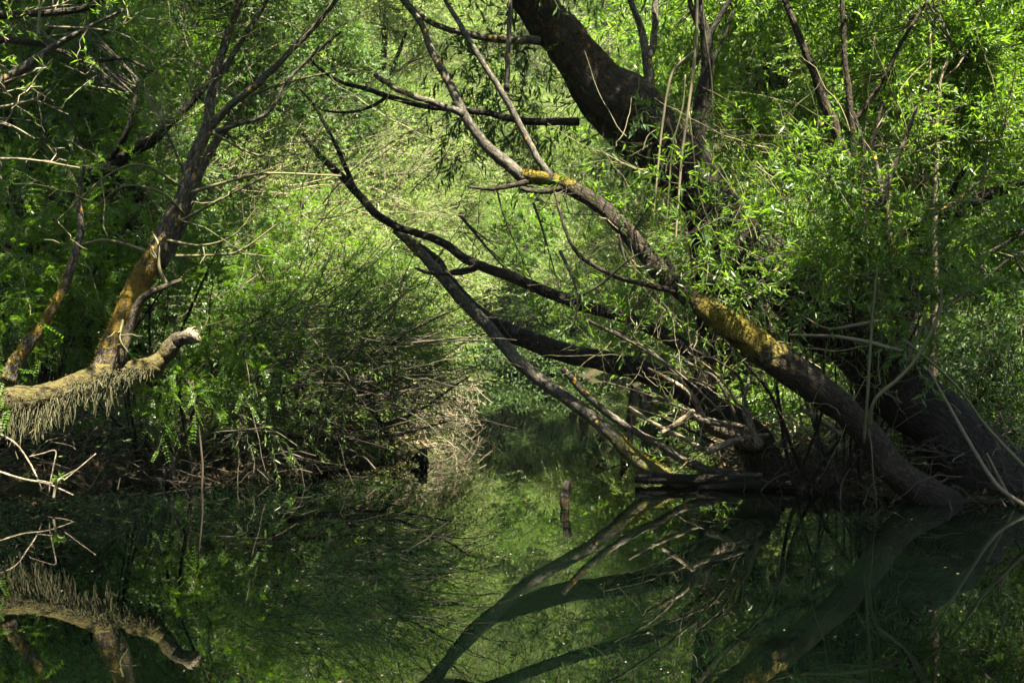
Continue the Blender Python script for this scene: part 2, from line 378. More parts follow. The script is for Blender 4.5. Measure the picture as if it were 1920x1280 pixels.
# ------------------------------------------------------------------ the near trees
class Tree:
    def __init__(s, name, label, cat, base, leaf, twig=None, group=None, seed=1):
        s.base = np.asarray(base, float); s.root = thing(name, label, cat, s.base, group)
        s.leaf = leaf; s.twig = twig or M_TWIG; s.lb = Buf(); s.tb = Buf(); s.skel = []; s.rng = np.random.default_rng(seed); s.k = 0; s.ws = 1.
    def part(s, name, mat, L, label=None, **kw):
        bark = mat
        ws = kw.pop('ws', s.ws); L = [(*a[:3], a[3] * ws, *a[4:]) for a in L]
        bf = Buf(); s.k += 1; T(bf, L, seed=s.k * 7 + int(s.base[0] * 100) % 50, skel=s.skel, **kw)
        o = bf.build(name, mat, s.root, True, True, s.base)
        if label: o['label'] = label
        if LAST[2].max() > .45 and bark is not M_LOG: s.tufts(bark)
        return o
    def tufts(s, bark):
        p, r, m, u, v = LAST; rg = s.rng; w_ = np.clip(m - .2, 0, 1) * r; n = int(min(5000, w_.sum() * 26000 / 12)); i = rg.choice(len(p), n, p=w_ / w_.sum())
        a = rg.random(n) * 6.28; nv = np.cos(a)[:, None] * u[i] + np.sin(a)[:, None] * v[i]; patch = np.sin(p[i, 0] * 31 + a * 3) + np.sin(p[i, 2] * 27 + a * 2 + 1) + rg.normal(0, .5, n)
        k = (nv[:, 2] * 1.2 + .25 * patch + rg.normal(0, .2, n)) > .35; i, nv = i[k], nv[k]; n = len(i)
        if n < 20: return
        t = rg.random((n, 1)); i2 = np.minimum(i + 1, len(p) - 1); pos = p[i] * (1 - t) + p[i2] * t + nv * r[i][:, None] * rg.uniform(.95, 1.03, (n, 1)) - s.base
        bf = Buf(); diamonds(bf, pos, nv + rg.normal(0, .6, (n, 3)), rg.normal(0, 1, (n, 3)), rg.uniform(.010, .034, n), rg.uniform(.005, .012, n))
        o = bf.build('moss', M_MOSS, s.root); o['kind'] = 'stuff'
    def clump(s, px, py, Y, rx, ry, rY, n, con=6, r0=.011, **kw):
        c = P(px, py, Y); rad = (rx / F * Y, rY, ry / F * Y)
        sprays(s.lb, s.tb, c, rad, n, rng=s.rng, **kw)
        if con and s.skel: connect(s.tb, s.skel, c, rad, con, r0, s.rng)
    def wand(s, L, r=None, fork=2):
        """a bare twig traced on the photograph, with a few side shoots"""
        pts = np.array([P(a[0], a[1], a[2]) for a in L]); w0 = L[0][3]; c = catmull(pts, 5); m = len(c)
        R = np.linspace(1, .35, m) * w0 * .5 / F * L[0][2]
        tubes(s.tb, c[None], R[None], 6)
        for _ in range(fork):
            i = s.rng.integers(m // 4, m - 2); d = nrm(c[i + 1] - c[i]); q = nrm(d + .8 * s.rng.normal(0, 1, 3) * np.array([1, .5, 1])) * s.rng.uniform(.15, .45)
            t = np.linspace(0, 1, 5)[:, None]; tubes(s.tb, (c[i] + q * t + s.rng.normal(0, .02, (5, 3)) * t)[None], np.linspace(.7, .25, 5)[None] * R[i], 5)
    def finish(s):
        if s.lb.n: s.lb.build('crown', s.leaf, s.root, False, False, s.base)
        if s.tb.n: s.tb.build('twigs', s.twig, s.root, True, True, s.base)

# A: the long leaning willow with the golden mossy back
A = Tree('leaning_willow', 'leaning willow whose sunlit trunk has golden moss on its back and bare stub ends', 'willow tree', P(1755, 950, 10.65), M_WIL, seed=3); A.ws = .68
A.part('trunk', M_BRK, [(1775, 962, 10.7, 120), (1740, 940, 10.65, 100), (1690, 890, 10.6, 84), (1640, 830, 10.55, 78), (1575, 765, 10.5, 76), (1500, 705, 10.4, 80, .15), (1450, 665, 10.35, 84, .6), (1400, 632, 10.35, 82, .95), (1340, 596, 10.4, 66, .95),
     (1290, 555, 10.5, 56, .3), (1235, 500, 10.6, 52), (1190, 455, 10.7, 48), (1150, 410, 10.8, 44, .1), (1105, 370, 10.9, 42, .1), (1060, 345, 11, 40, .8), (1005, 334, 11.05, 38, 1.0), (975, 330, 11.1, 33, .7)], sides=26, n=9, rough=.05, knots=7)
A.part('limb', M_SMB, [(985, 335, 11.08, 34), (950, 305, 11.1, 33), (905, 265, 11.15, 28), (870, 215, 11.2, 26), (840, 150, 11.3, 23), (810, 95, 11.4, 20), (790, 45, 11.45, 18), (755, 0, 11.5, 16), (720, -50, 11.6, 12)], sides=14, n=8, knots=3)
A.part('limb', M_SMB, [(1040, 342, 11, 26), (1010, 300, 11, 19), (975, 235, 11.05, 18), (945, 180, 11.1, 18), (900, 110, 11.2, 16), (865, 50, 11.3, 15), (835, 0, 11.4, 13), (810, -50, 11.5, 10)], sides=12, n=8, knots=3)
A.part('limb', M_SMB, [(872, 216, 11.2, 22), (820, 195, 11.25, 18), (760, 175, 11.3, 15), (725, 155, 11.3, 14), (702, 140, 11.3, 16)], sides=12, n=6)
A.part('stub', M_BRK, [(1000, 338, 11.05, 20), (960, 348, 11, 14), (920, 354, 10.95, 11), (880, 351, 10.9, 7)], sides=10)
A.part('stub', M_BRK, [(1060, 350, 11, 24), (1030, 358, 10.9, 18), (1000, 358, 10.85, 15), (975, 353, 10.8, 10)], sides=10)
A.part('limb', M_BRK, [(1270, 548, 10.5, 20), (1220, 535, 10.4, 15), (1160, 520, 10.3, 13), (1100, 490, 10.3, 12), (1070, 455, 10.3, 10), (1050, 400, 10.35, 8), (1040, 360, 10.4, 6)], sides=8)
A.part('limb', M_BRK, [(1620, 800, 10.65, 36), (1540, 760, 10.9, 30), (1440, 690, 11.1, 28), (1370, 640, 11.2, 24), (1300, 560, 11.3, 20), (1240, 470, 11.4, 16)], sides=12, n=7)
for (px, py, Y, rx, ry, n) in [(1085, 345, 10.6, 34, 22, 7), (1130, 395, 10.6, 40, 30, 8), (1330, 420, 10, 110, 80, 50), (1400, 520, 9.9, 90, 50, 26), (1270, 350, 10.2, 70, 60, 24), (1080, 520, 10.2, 30, 50, 8), (1310, 500, 10, 70, 40, 16), (1450, 430, 11.3, 80, 60, 30), (1500, 500, 10.9, 80, 50, 34), (1420, 340, 11.5, 80, 60, 34), (1560, 590, 10.8, 60, 40, 20), (1150, 580, 10.8, 60, 40, 14), (1190, 620, 10.8, 60, 40, 12)]:
    A.clump(px, py, Y, rx, ry, .35, n, con=3, r0=.006, L=.32, K=12, ll=.085, lw=.02, droop=.2)
for Lw in [[(1100, 600, 10.3, 7), (1180, 640, 10.4, 7), (1260, 690, 10.5, 7), (1340, 760, 10.6, 7), (1400, 840, 10.7, 6)], [(1050, 470, 10.4, 7), (1080, 540, 10.3, 6), (1080, 600, 10.3, 4)], [(1080, 560, 10.4, 6), (1130, 530, 10.3, 5), (1190, 480, 10.2, 4), (1240, 470, 10.2, 3)],
           [(1160, 440, 10.6, 5), (1180, 500, 10.5, 4), (1230, 490, 10.4, 4), (1260, 460, 10.4, 3)]]:
    A.wand(Lw)
A.finish()

# B: the thick dark trunk behind, running up out of the picture
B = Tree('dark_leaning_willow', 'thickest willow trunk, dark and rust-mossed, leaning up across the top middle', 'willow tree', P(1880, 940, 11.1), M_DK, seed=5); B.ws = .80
B.part('trunk', M_BRKD, [(1925, 975, 11.1, 230), (1870, 930, 11.1, 190), (1800, 850, 11.15, 160, .05), (1730, 770, 11.2, 140, .05), (1650, 690, 11.35, 132), (1560, 610, 11.5, 126), (1470, 530, 11.65, 124, .2), (1390, 450, 11.8, 122, .1), (1310, 350, 11.9, 124), (1235, 262, 12, 128, .3), (1175, 200, 12.05, 128, .35),
     (1115, 140, 12.1, 112, .5), (1060, 75, 12.15, 98, .55), (1005, 10, 12.2, 92, .55), (950, -60, 12.3, 84, .3), (880, -150, 12.4, 70)], sides=30, n=9, rough=.06, knots=9)
B.part('limb', M_BRKD, [(1190, 290, 12.15, 50), (1140, 235, 12.3, 52), (1090, 170, 12.4, 50), (1040, 90, 12.5, 42), (985, 10, 12.55, 36), (930, -80, 12.6, 28)], sides=16, n=8, knots=2)
B.part('limb', M_SMB, [(1190, 205, 12, 34), (1215, 155, 12, 28), (1212, 110, 12, 22), (1205, 60, 12.05, 17), (1180, 0, 12.1, 13), (1165, -50, 12.1, 10)], sides=12)
B.part('limb', M_SMB, [(1214, 120, 12, 16), (1225, 80, 12.1, 17), (1228, 20, 12.15, 16), (1235, -60, 12.2, 12)], sides=10)
B.part('limb', M_BRKD, [(1085, 228, 12.05, 20), (1035, 230, 12, 18), (975, 225, 11.95, 17), (915, 212, 11.9, 15), (870, 208, 11.9, 14), (800, 200, 11.9, 13), (735, 182, 11.9, 13), (680, 165, 11.9, 11), (640, 155, 11.95, 9), (600, 130, 12, 7), (575, 100, 12, 5)], sides=10, n=7, knots=2)
B.part('limb', M_BRKD, [(725, 182, 11.9, 9), (700, 198, 11.9, 8), (660, 210, 11.9, 7), (610, 208, 11.9, 5), (590, 195, 11.9, 3)], sides=8)
B.part('limb', M_SMB, [(1010, 75, 12.1, 22), (960, 76, 11.9, 19), (900, 68, 11.8, 17), (850, 58, 11.8, 14), (800, 38, 11.8, 13), (770, 12, 11.85, 11), (750, -30, 11.9, 9)], sides=10, n=7)
B.part('limb', M_SMB, [(950, 170, 11.6, 14), (952, 110, 11.6, 12), (955, 50, 11.6, 11), (958, -40, 11.6, 9)], sides=8)
for (px, py, Y, rx, ry, n) in [(960, 100, 12.4, 130, 70, 50), (930, 170, 12.6, 120, 90, 66), (1010, 240, 12.7, 110, 70, 50), (880, 250, 12.6, 80, 60, 30), (1100, -60, 12.2, 260, 60, 130), (870, -120, 12, 200, 60, 90), (1240, 250, 11.7, 70, 60, 30), (1180, 290, 11.6, 50, 40, 14)]:
    B.clump(px, py, Y, rx, ry, .6, n, con=6, r0=.008, L=.42, K=14, ll=.12, lw=.024, droop=.45, dirb=(-.2, 0, .1))
B.finish()

# C: the slender pale stem leaning across the channel
Cc = Tree('slender_leaning_willow', 'slender bare grey stem leaning left across the channel from a mossy foot', 'willow tree', P(1285, 918, 11.9), M_WIL, seed=8); Cc.ws = .80
Cc.part('trunk', M_SMB, [(1300, 928, 11.9, 56, .4), (1262, 906, 11.92, 42, .6), (1225, 880, 11.95, 37, .6), (1180, 846, 12, 34, .7), (1145, 812, 12.1, 32, .3), (1090, 770, 12.3, 31), (1030, 722, 12.5, 30), (975, 678, 12.7, 30), (925, 625, 12.85, 29), (885, 585, 12.95, 28), (845, 535, 13.05, 27), (800, 485, 13.15, 24), (765, 453, 13.2, 22), (738, 430, 13.2, 18)], sides=16, n=9, rough=.04, knots=4)
Cc.part('limb', M_SMB, [(1180, 640, 11.8, 6), (1055, 690, 12.3, 14), (1090, 730, 12.25, 16), (1140, 775, 12.2, 17), (1220, 825, 12.1, 18), (1280, 862, 12, 19), (1350, 885, 11.9, 22), (1430, 895, 11.8, 24)][1:], sides=10, n=7)
Cc.finish()

# D: low dark limb over the water, with the long dead spar E
D = Tree('low_dark_willow', 'low dark trunk bending left over the water from beside the broken pale branches', 'willow tree', P(1465, 915, 12), M_WIL, seed=13); D.ws = .74
D.part('trunk', M_BRKD, [(1500, 950, 11.9, 120), (1455, 890, 12, 104), (1410, 830, 12.1, 88), (1355, 780, 12.25, 72), (1290, 735, 12.4, 62), (1220, 700, 12.6, 58), (1150, 680, 12.8, 54), (1075, 665, 13, 52), (1010, 645, 13.1, 50), (955, 622, 13.2, 46), (910, 600, 13.25, 40), (870, 560, 13.3, 33), (840, 520, 13.3, 28), (815, 485, 13.3, 22), (775, 455, 13.3, 15), (745, 440, 13.3, 9)], sides=22, n=9, rough=.06, knots=6)
D.part('limb', M_BRKD, [(1330, 690, 12.1, 40), (1240, 625, 12.2, 36), (1150, 588, 12.3, 32), (1060, 560, 12.4, 30), (1000, 538, 12.5, 29), (940, 512, 12.55, 27), (880, 488, 12.6, 24), (830, 455, 12.65, 21), (790, 440, 12.7, 19), (745, 425, 12.7, 19), (700, 395, 12.75, 21), (655, 345, 12.8, 20), (620, 312, 12.85, 17), (590, 280, 12.9, 13), (568, 250, 12.95, 8)], label='long dark dead spar reaching far left', sides=14, n=7, rough=.05, knots=5)
D.part('limb', M_BRKD, [(665, 355, 12.8, 14), (645, 305, 12.8, 12), (628, 270, 12.8, 11), (605, 225, 12.85, 9), (580, 185, 12.9, 7), (560, 165, 12.9, 5)], sides=9)
D.part('limb', M_BRKD, [(905, 496, 12.55, 22), (870, 508, 12.6, 18), (835, 512, 12.6, 15), (800, 510, 12.65, 10), (778, 502, 12.65, 6)], sides=9)
for (px, py, Y, rx, ry, n) in [(1090, 600, 13.2, 120, 40, 46), (1000, 580, 13.5, 70, 50, 30), (1230, 560, 13, 110, 70, 60), (1340, 640, 12.9, 90, 50, 30), (1210, 640, 12.6, 60, 30, 16), (1300, 700, 12, 40, 30, 8), (960, 440, 13.6, 60, 60, 16)]:
    D.clump(px, py, Y, rx, ry, .4, n, con=5, r0=.006, L=.36, K=13, ll=.085, lw=.019)
for Lw in [[(1310, 755, 11.9, 9), (1265, 700, 11.8, 8), (1215, 655, 11.8, 6), (1150, 620, 11.8, 4)], [(1400, 830, 11.7, 8), (1350, 720, 11.6, 6), (1310, 690, 11.6, 5), (1255, 665, 11.6, 3)], [(1410, 810, 11.7, 10), (1398, 760, 11.6, 8), (1380, 700, 11.6, 6), (1290, 650, 11.5, 4)],
           [(1350, 800, 11.8, 7), (1280, 765, 11.7, 6), (1200, 735, 11.7, 5), (1130, 715, 11.8, 3)], [(1340, 830, 11.7, 6), (1260, 790, 11.6, 5), (1180, 760, 11.6, 3)], [(860, 400, 12.4, 7), (905, 455, 12.4, 8), (960, 520, 12.4, 10)], [(1000, 380, 12.4, 6), (1020, 440, 12.4, 6), (1050, 545, 12.4, 8)], [(930, 350, 12.5, 4), (950, 420, 12.5, 5), (1000, 530, 12.5, 6)]]:
    D.wand(Lw, fork=3)
D.finish()

# broken pale wood lodged in front of D
def stick(name, label, L, mat, cat='dead branch', sides=9, extra=(), group=None, rough=.05, wig=.09):
    bs = P(*L[0][:3]); r = thing(name, label, cat, bs, group); bf = Buf(); T(bf, L, sides=sides, n=6, rough=rough, seed=int(L[0][0]) + int(L[0][1]), wig=wig)
    bf.build('stem', mat, r, True, True, bs)
    for e in extra:
        bf = Buf(); T(bf, e, sides=6, n=5, rough=.04, seed=int(e[0][0]), wig=wig); bf.build('side_branch', mat, r, True, True, bs)
    return r
stick('broken_branch', 'pale broken branch bent like an elbow in front of the low dark trunk', [(1240, 812, 11.5, 11), (1255, 803, 11.5, 11), (1285, 783, 11.5, 11), (1297, 773, 11.5, 12), (1303, 775, 11.5, 13), (1325, 793, 11.6, 26), (1345, 803, 11.7, 32), (1390, 816, 11.8, 42), (1420, 832, 11.9, 36)], M_DEAD, sides=12,
      extra=[[(1298, 773, 11.5, 11), (1318, 788, 11.45, 12), (1365, 796, 11.5, 12), (1395, 800, 11.6, 8)], [(1322, 788, 11.55, 10), (1295, 740, 11.5, 10), (1260, 715, 11.5, 8), (1215, 690, 11.5, 5)]])
stick('broken_branch', 'pale snapped branch with a blunt end pointing left, just under the elbow branch', [(1325, 846, 11.4, 15), (1360, 832, 11.45, 14), (1400, 822, 11.5, 12), (1440, 815, 11.6, 9)], M_DEAD)
stick('dead_branch', 'curved bare twig standing like a hook beside the broken pale branches', [(1425, 835, 11.3, 16), (1416, 815, 11.3, 12), (1398, 780, 11.3, 9), (1395, 745, 11.3, 8), (1402, 720, 11.3, 6), (1410, 712, 11.3, 4)], M_DEAD, extra=[[(1420, 820, 11.3, 8), (1408, 790, 11.3, 8), (1400, 768, 11.3, 7), (1380, 755, 11.25, 6), (1360, 720, 11.2, 5), (1330, 690, 11.2, 4), (1290, 660, 11.2, 3)]])
stick('dead_branch', 'straight pale stick with a cut end sloping behind the mossy leaning trunk', [(1498, 764, 11.2, 10), (1540, 790, 11.15, 10), (1580, 815, 11.1, 8)], M_DEAD)
stick('dead_branch', 'long thin bare branch sweeping low over the water towards the slender stem', [(1320, 842, 11.8, 9), (1270, 815, 11.9, 8), (1220, 790, 12, 7), (1180, 762, 12.1, 4)], M_PALE)
stick('sunken_log', 'black wet log lying level in the water behind the slender stem', [(1190, 895, 11.9, 20), (1260, 898, 11.85, 22), (1340, 900, 11.8, 22), (1420, 902, 11.75, 20), (1480, 905, 11.7, 14)], M_BRKD, 'log', 12)
stick('sunken_log', 'second smaller dark log half sunk just in front of the level black log', [(1310, 915, 11.5, 10), (1380, 910, 11.5, 13), (1450, 908, 11.5, 12), (1500, 905, 11.5, 10)], M_BRKD, 'log', 9)
for k, (lab, L) in enumerate([
    ('thin pale stick slanting out of the dark water at the far right edge', [(1900, 945, 10.3, 6), (1870, 890, 10.3, 6), (1850, 850, 10.3, 4)]),
    ('long grey twig running down to the water at the bottom right bank', [(1925, 950, 10.1, 9), (1870, 910, 10.2, 8), (1830, 850, 10.3, 7), (1790, 780, 10.4, 6), (1740, 690, 10.5, 4)]),
    ('arched bare shoot rising in front of the wide dark trunk', [(1630, 800, 10.2, 6), (1640, 750, 10.1, 7), (1690, 705, 10.1, 7), (1725, 660, 10.1, 6), (1760, 590, 10.1, 6), (1765, 540, 10.1, 4)]),
    ('upright bare shoot between the mossy trunk and the arched shoot', [(1620, 830, 10.3, 5), (1628, 720, 10.2, 6), (1635, 600, 10.2, 5), (1645, 500, 10.2, 4)]),
    ('pale bare branch lying level above the hollow right of the mossy trunk', [(1690, 658, 10.4, 9), (1620, 640, 10.4, 8), (1560, 630, 10.5, 7), (1480, 628, 10.5, 5)]),
    ('crooked bare branch reaching left above the level pale branch', [(1660, 600, 10.6, 7), (1600, 610, 10.6, 7), (1550, 615, 10.6, 5), (1500, 590, 10.6, 3)]),
    ('slim bare branch sloping across the right bank towards the edge of the picture', [(1700, 640, 10.3, 5), (1790, 720, 10.2, 5), (1850, 800, 10.2, 6), (1925, 880, 10.1, 8)]),
]):
    stick('dead_branch', lab, L, M_PALE if k in (0, 1, 4, 5) else M_GTW, sides=7)

def shrub(name, label, bx, by, Yb, hpx, wpx, leaf, n_stem, clumps, seed, kind, twig=None, group=None, cat='shrub', **kw):
    X0 = (bx - 960) / F * Yb; z0 = float(ground_z(X0, Yb)); base = np.array([X0, Yb, max(z0, -.05)])
    t = Tree(name, label, cat, base, leaf, twig or M_TWIG, group, seed)
    bf = Buf()
    for k in range(n_stem):
        c = clumps[k % len(clumps)]; e = P(c[0], c[1], c[2]) + t.rng.normal(0, .12, 3); a = base + t.rng.normal(0, .12, 3) * np.array([1, 1, .1])
        mid = (a * .5 + e * .5) + t.rng.normal(0, .16, 3); mid[2] += .12
        p, r = tube(bf, [a, a * .7 + mid * .3 + t.rng.normal(0, .04, 3), mid, mid * .4 + e * .6 + t.rng.normal(0, .05, 3), e], np.array([.02, .018, .014, .010, .004]) * t.rng.uniform(.5, 1.4), sides=6, n=5, rough=.05, seed=seed + k)
        t.skel.append(p)
    bf.build('stems', M_BRKD, t.root, True, True, base)
    for c in clumps: t.clump(*c, kind=kind, rng=None, **kw) if False else t.clump(*c, kind=kind, **kw)
    t.finish(); return t
# trees behind on the right
def right_tree(name, label, trunk, limbs, clumps, leaf, bark, seed, twig=None, wands=(), **kw):
    t = Tree(name, label, 'willow tree', P(*trunk[0][:3]), leaf, twig, seed=seed); t.ws = .66
    t.part('trunk', bark, trunk, sides=16, n=7, knots=4)
    for l in limbs: t.part('limb', bark, l, sides=9)
    for c in clumps:
        for q in range(2):                                # two looser tufts per bough, so gaps stay open
            o = t.rng.normal(0, .5, 2); t.clump(c[0] + o[0] * c[3], c[1] + o[1] * c[4], c[2] + t.rng.uniform(.2, .8), c[3] * .62, c[4] * .62, c[5] * .6, c[6] * .52, **kw)
    for wd in wands: t.wand(wd)
    t.finish(); return t
WK = dict(L=.5, K=20, ll=.095, lw=.020, droop=.3, con=5, r0=.008)
right_tree('willow_tree', 'upright dark willow hung with bare vines, right of the thick dark trunk', [(1330, 800, 13, 60), (1322, 600, 12.9, 56), (1305, 420, 12.15, 54), (1300, 300, 12.05, 50), (1318, 180, 12.0, 42), (1325, 90, 12.0, 34), (1312, 20, 12.0, 26), (1300, -50, 12.0, 20)],
    [[(1322, 80, 12.0, 20), (1345, 40, 12.0, 16), (1380, -20, 12.0, 12)], [(1310, 50, 11.95, 18), (1295, 10, 11.95, 15), (1290, -50, 11.95, 12)], [(1318, 150, 12.0, 14), (1350, 90, 11.95, 10), (1375, 20, 11.95, 8)]],
    [(1270, 40, 12.9, 90, 80, .7, 110), (1400, 60, 12.6, 100, 90, .7, 150), (1380, 200, 12.4, 90, 80, .5, 110), (1250, 150, 13.2, 70, 80, .6, 70), (1420, 300, 12, 90, 70, .5, 80), (1370, 400, 12.2, 90, 60, .5, 60), (1320, -80, 12.6, 200, 60, .9, 150)], M_WIL, M_BRKD, 21, **WK)
right_tree('willow_tree', 'forked willow with a mossy fork in the middle of the right-hand foliage', [(1640, 860, 12.0, 80), (1625, 600, 12.0, 60), (1610, 430, 11.9, 52), (1598, 330, 11.8, 46, .3), (1575, 250, 11.8, 36, .4), (1540, 180, 11.8, 27), (1510, 100, 11.8, 22), (1480, 20, 11.8, 18), (1465, -50, 11.8, 14)],
    [[(1600, 320, 11.8, 30), (1595, 220, 11.7, 20), (1585, 120, 11.7, 16), (1580, 20, 11.7, 14), (1580, -50, 11.7, 10)], [(1600, 230, 11.75, 16), (1650, 160, 11.7, 13), (1690, 80, 11.65, 11), (1740, 0, 11.65, 8)], [(1610, 330, 11.8, 18), (1640, 250, 11.65, 10), (1655, 190, 11.65, 7)], [(1612, 350, 11.7, 14), (1620, 280, 11.7, 11), (1600, 210, 11.7, 9)]],
    [(1520, 60, 12.2, 110, 80, .7, 150), (1640, 60, 12.2, 100, 90, .7, 150), (1530, 220, 12.3, 90, 80, .6, 130), (1650, 190, 12, 80, 80, .6, 120), (1500, 340, 11.6, 90, 60, .5, 90), (1560, 420, 11.6, 100, 60, .5, 80), (1680, 310, 11.9, 80, 70, .5, 90), (1560, -80, 12.2, 220, 60, .9, 150)], M_WIL, M_BRK, 22, **WK)
right_tree('willow_tree', 'willow with a rusty upright stem beneath the bright right-hand foliage', [(1720, 850, 11.4, 60), (1695, 720, 11.4, 44), (1690, 600, 11.35, 36, .6), (1680, 500, 11.3, 34, .8), (1665, 430, 11.3, 30, .3), (1660, 360, 11.3, 22), (1690, 280, 11.3, 14), (1720, 200, 11.3, 10)],
    [[(1668, 440, 11.3, 22), (1650, 350, 11.3, 14), (1640, 290, 11.3, 10)], [(1668, 460, 11.3, 18), (1720, 420, 11.2, 13), (1790, 380, 11.2, 9), (1850, 330, 11.2, 6)]],
    [(1540, 310, 9.7, 50, 40, .25, 22), (1590, 360, 9.9, 70, 50, .3, 30), (1720, 500, 10.4, 90, 50, .4, 60), (1620, 480, 10.8, 90, 60, .4, 55), (1740, 570, 10.4, 70, 40, .3, 26), (1760, 430, 10.8, 80, 50, .4, 60), (1640, 580, 10.7, 60, 40, .3, 20), (1745, 700, 10.2, 50, 30, .3, 9), (1670, 660, 10.4, 50, 40, .3, 10), (1610, 400, 10.9, 80, 50, .4, 50)], M_WIL, M_GOLD, 23, **WK)
right_tree('willow_tree', 'pale-stemmed young willow with a light forked branch near the right edge', [(1745, 800, 12.4, 30), (1752, 600, 12.4, 24), (1750, 430, 12.3, 20), (1755, 300, 12.2, 16), (1756, 235, 12.2, 14), (1762, 170, 12.2, 12), (1770, 130, 12.2, 10), (1790, 90, 12.2, 6)],
    [[(1755, 240, 12.2, 13), (1742, 222, 12.15, 11), (1737, 205, 12.1, 8)], [(1765, 150, 12.2, 8), (1790, 130, 12.2, 6), (1810, 105, 12.2, 4)], [(1750, 430, 12.3, 10), (1738, 330, 12.3, 9), (1742, 200, 12.3, 8), (1745, 60, 12.3, 6)]],
    [(1740, 60, 12.3, 100, 90, .7, 150), (1850, 60, 12.2, 110, 90, .7, 160), (1790, 200, 12.4, 80, 80, .6, 110), (1870, 190, 12, 90, 80, .6, 130), (1740, 330, 12.5, 70, 60, .5, 70), (1830, 300, 12.2, 80, 60, .5, 80), (1850, -80, 12.2, 220, 60, .9, 170)], M_WIL, M_DEAD, 24, **WK)
right_tree('willow_tree', 'willow at the right edge with one dark limb curving out of frame', [(1690, 700, 12.9, 50), (1720, 520, 12.9, 46), (1760, 425, 12.9, 42), (1830, 375, 12.8, 36), (1920, 340, 12.7, 30), (2010, 280, 12.7, 24)],
    [[(1740, 460, 12.9, 20), (1800, 330, 12.8, 15), (1870, 260, 12.8, 12), (1930, 190, 12.8, 9)], [(1700, 600, 12.9, 16), (1770, 510, 12.8, 13), (1860, 470, 12.7, 11), (1930, 430, 12.7, 8)], [(1690, 640, 12.9, 14), (1800, 560, 12.8, 10), (1900, 480, 12.7, 8)]],
    [(1880, 350, 12.8, 90, 60, .6, 90), (1930, 250, 12.8, 90, 80, .6, 100), (1880, 470, 13, 90, 60, .6, 90), (1960, 420, 13, 90, 90, .6, 90), (1830, 560, 13, 90, 50, .6, 60), (1930, 570, 13.2, 80, 60, .6, 60), (1850, 660, 13, 90, 40, .5, 30)], M_WIL, M_BRKD, 25, **WK)

shrub('willow_shoots', 'leafy upright shoots sprouting between the leaning trunks on the right', 1560, 900, 11.2, 0, 0, M_WIL, 14, [(1480, 560, 10.9, 90, 60, .4, 22), (1580, 540, 10.8, 90, 70, .4, 25), (1680, 560, 10.7, 80, 70, .4, 22), (1420, 440, 11.4, 80, 70, .4, 22), (1540, 420, 11.2, 90, 70, .4, 27), (1770, 520, 10.8, 80, 70, .4, 22), (1800, 640, 10.8, 70, 60, .4, 13), (1350, 560, 10.9, 60, 50, .3, 9), (1700, 660, 10.6, 70, 40, .3, 7)], 66, 'willow', M_GTW, L=.55, K=18, ll=.085, lw=.018, droop=.1, con=5, r0=.006, spread=.4, dirb=(-.05, -.1, 0), tr=.003)
# hanging vines in front of the vine-hung willow
for k, (lab, L) in enumerate([
    ('hanging vine that forks from the main strand and bows out left', [(1303, 95, 11.0, 4.8), (1265, 130, 11.0, 5.4), (1250, 180, 11.0, 4.8), (1240, 250, 11.0, 4.2), (1232, 330, 11.0, 3.6), (1225, 420, 11.0, 2.4)]),
    ('thickest pale vine hanging straight in front of the upright dark willow', [(1308, -20, 10.9, 6.0), (1305, 80, 10.9, 6.0), (1298, 150, 10.9, 6.0), (1288, 220, 10.9, 5.4), (1278, 300, 10.9, 4.8), (1270, 400, 10.9, 4.2), (1266, 470, 10.9, 3.0)]),
    ('reddish thin vine hanging just right of the thickest vine', [(1316, -20, 10.8, 3.0), (1322, 60, 10.8, 3.0), (1332, 130, 10.8, 3.0), (1336, 190, 10.8, 2.4), (1337, 330, 10.8, 1.8)]),
    ('middle hanging vine ending among pale tangled twigs', [(1285, 140, 10.8, 3.0), (1280, 200, 10.8, 3.0), (1262, 270, 10.8, 3.0), (1255, 340, 10.8, 3.0), (1250, 420, 10.8, 2.4)]),
    ('thin vine slanting down right out of the vine cluster', [(1292, 210, 10.9, 3.0), (1300, 280, 10.9, 3.0), (1306, 340, 10.9, 3.0), (1322, 400, 10.9, 3.0), (1345, 450, 10.9, 2.4)]),
    ('short curled vine bowing left at the lower end of the cluster', [(1238, 240, 10.9, 2.4), (1215, 255, 10.9, 2.4), (1204, 285, 10.9, 1.8)])]):
    stick('hanging_vine', lab, L, M_PALE if k < 2 else M_GTW, 'vine', 7, group='vines hanging in front of the upright dark willow')

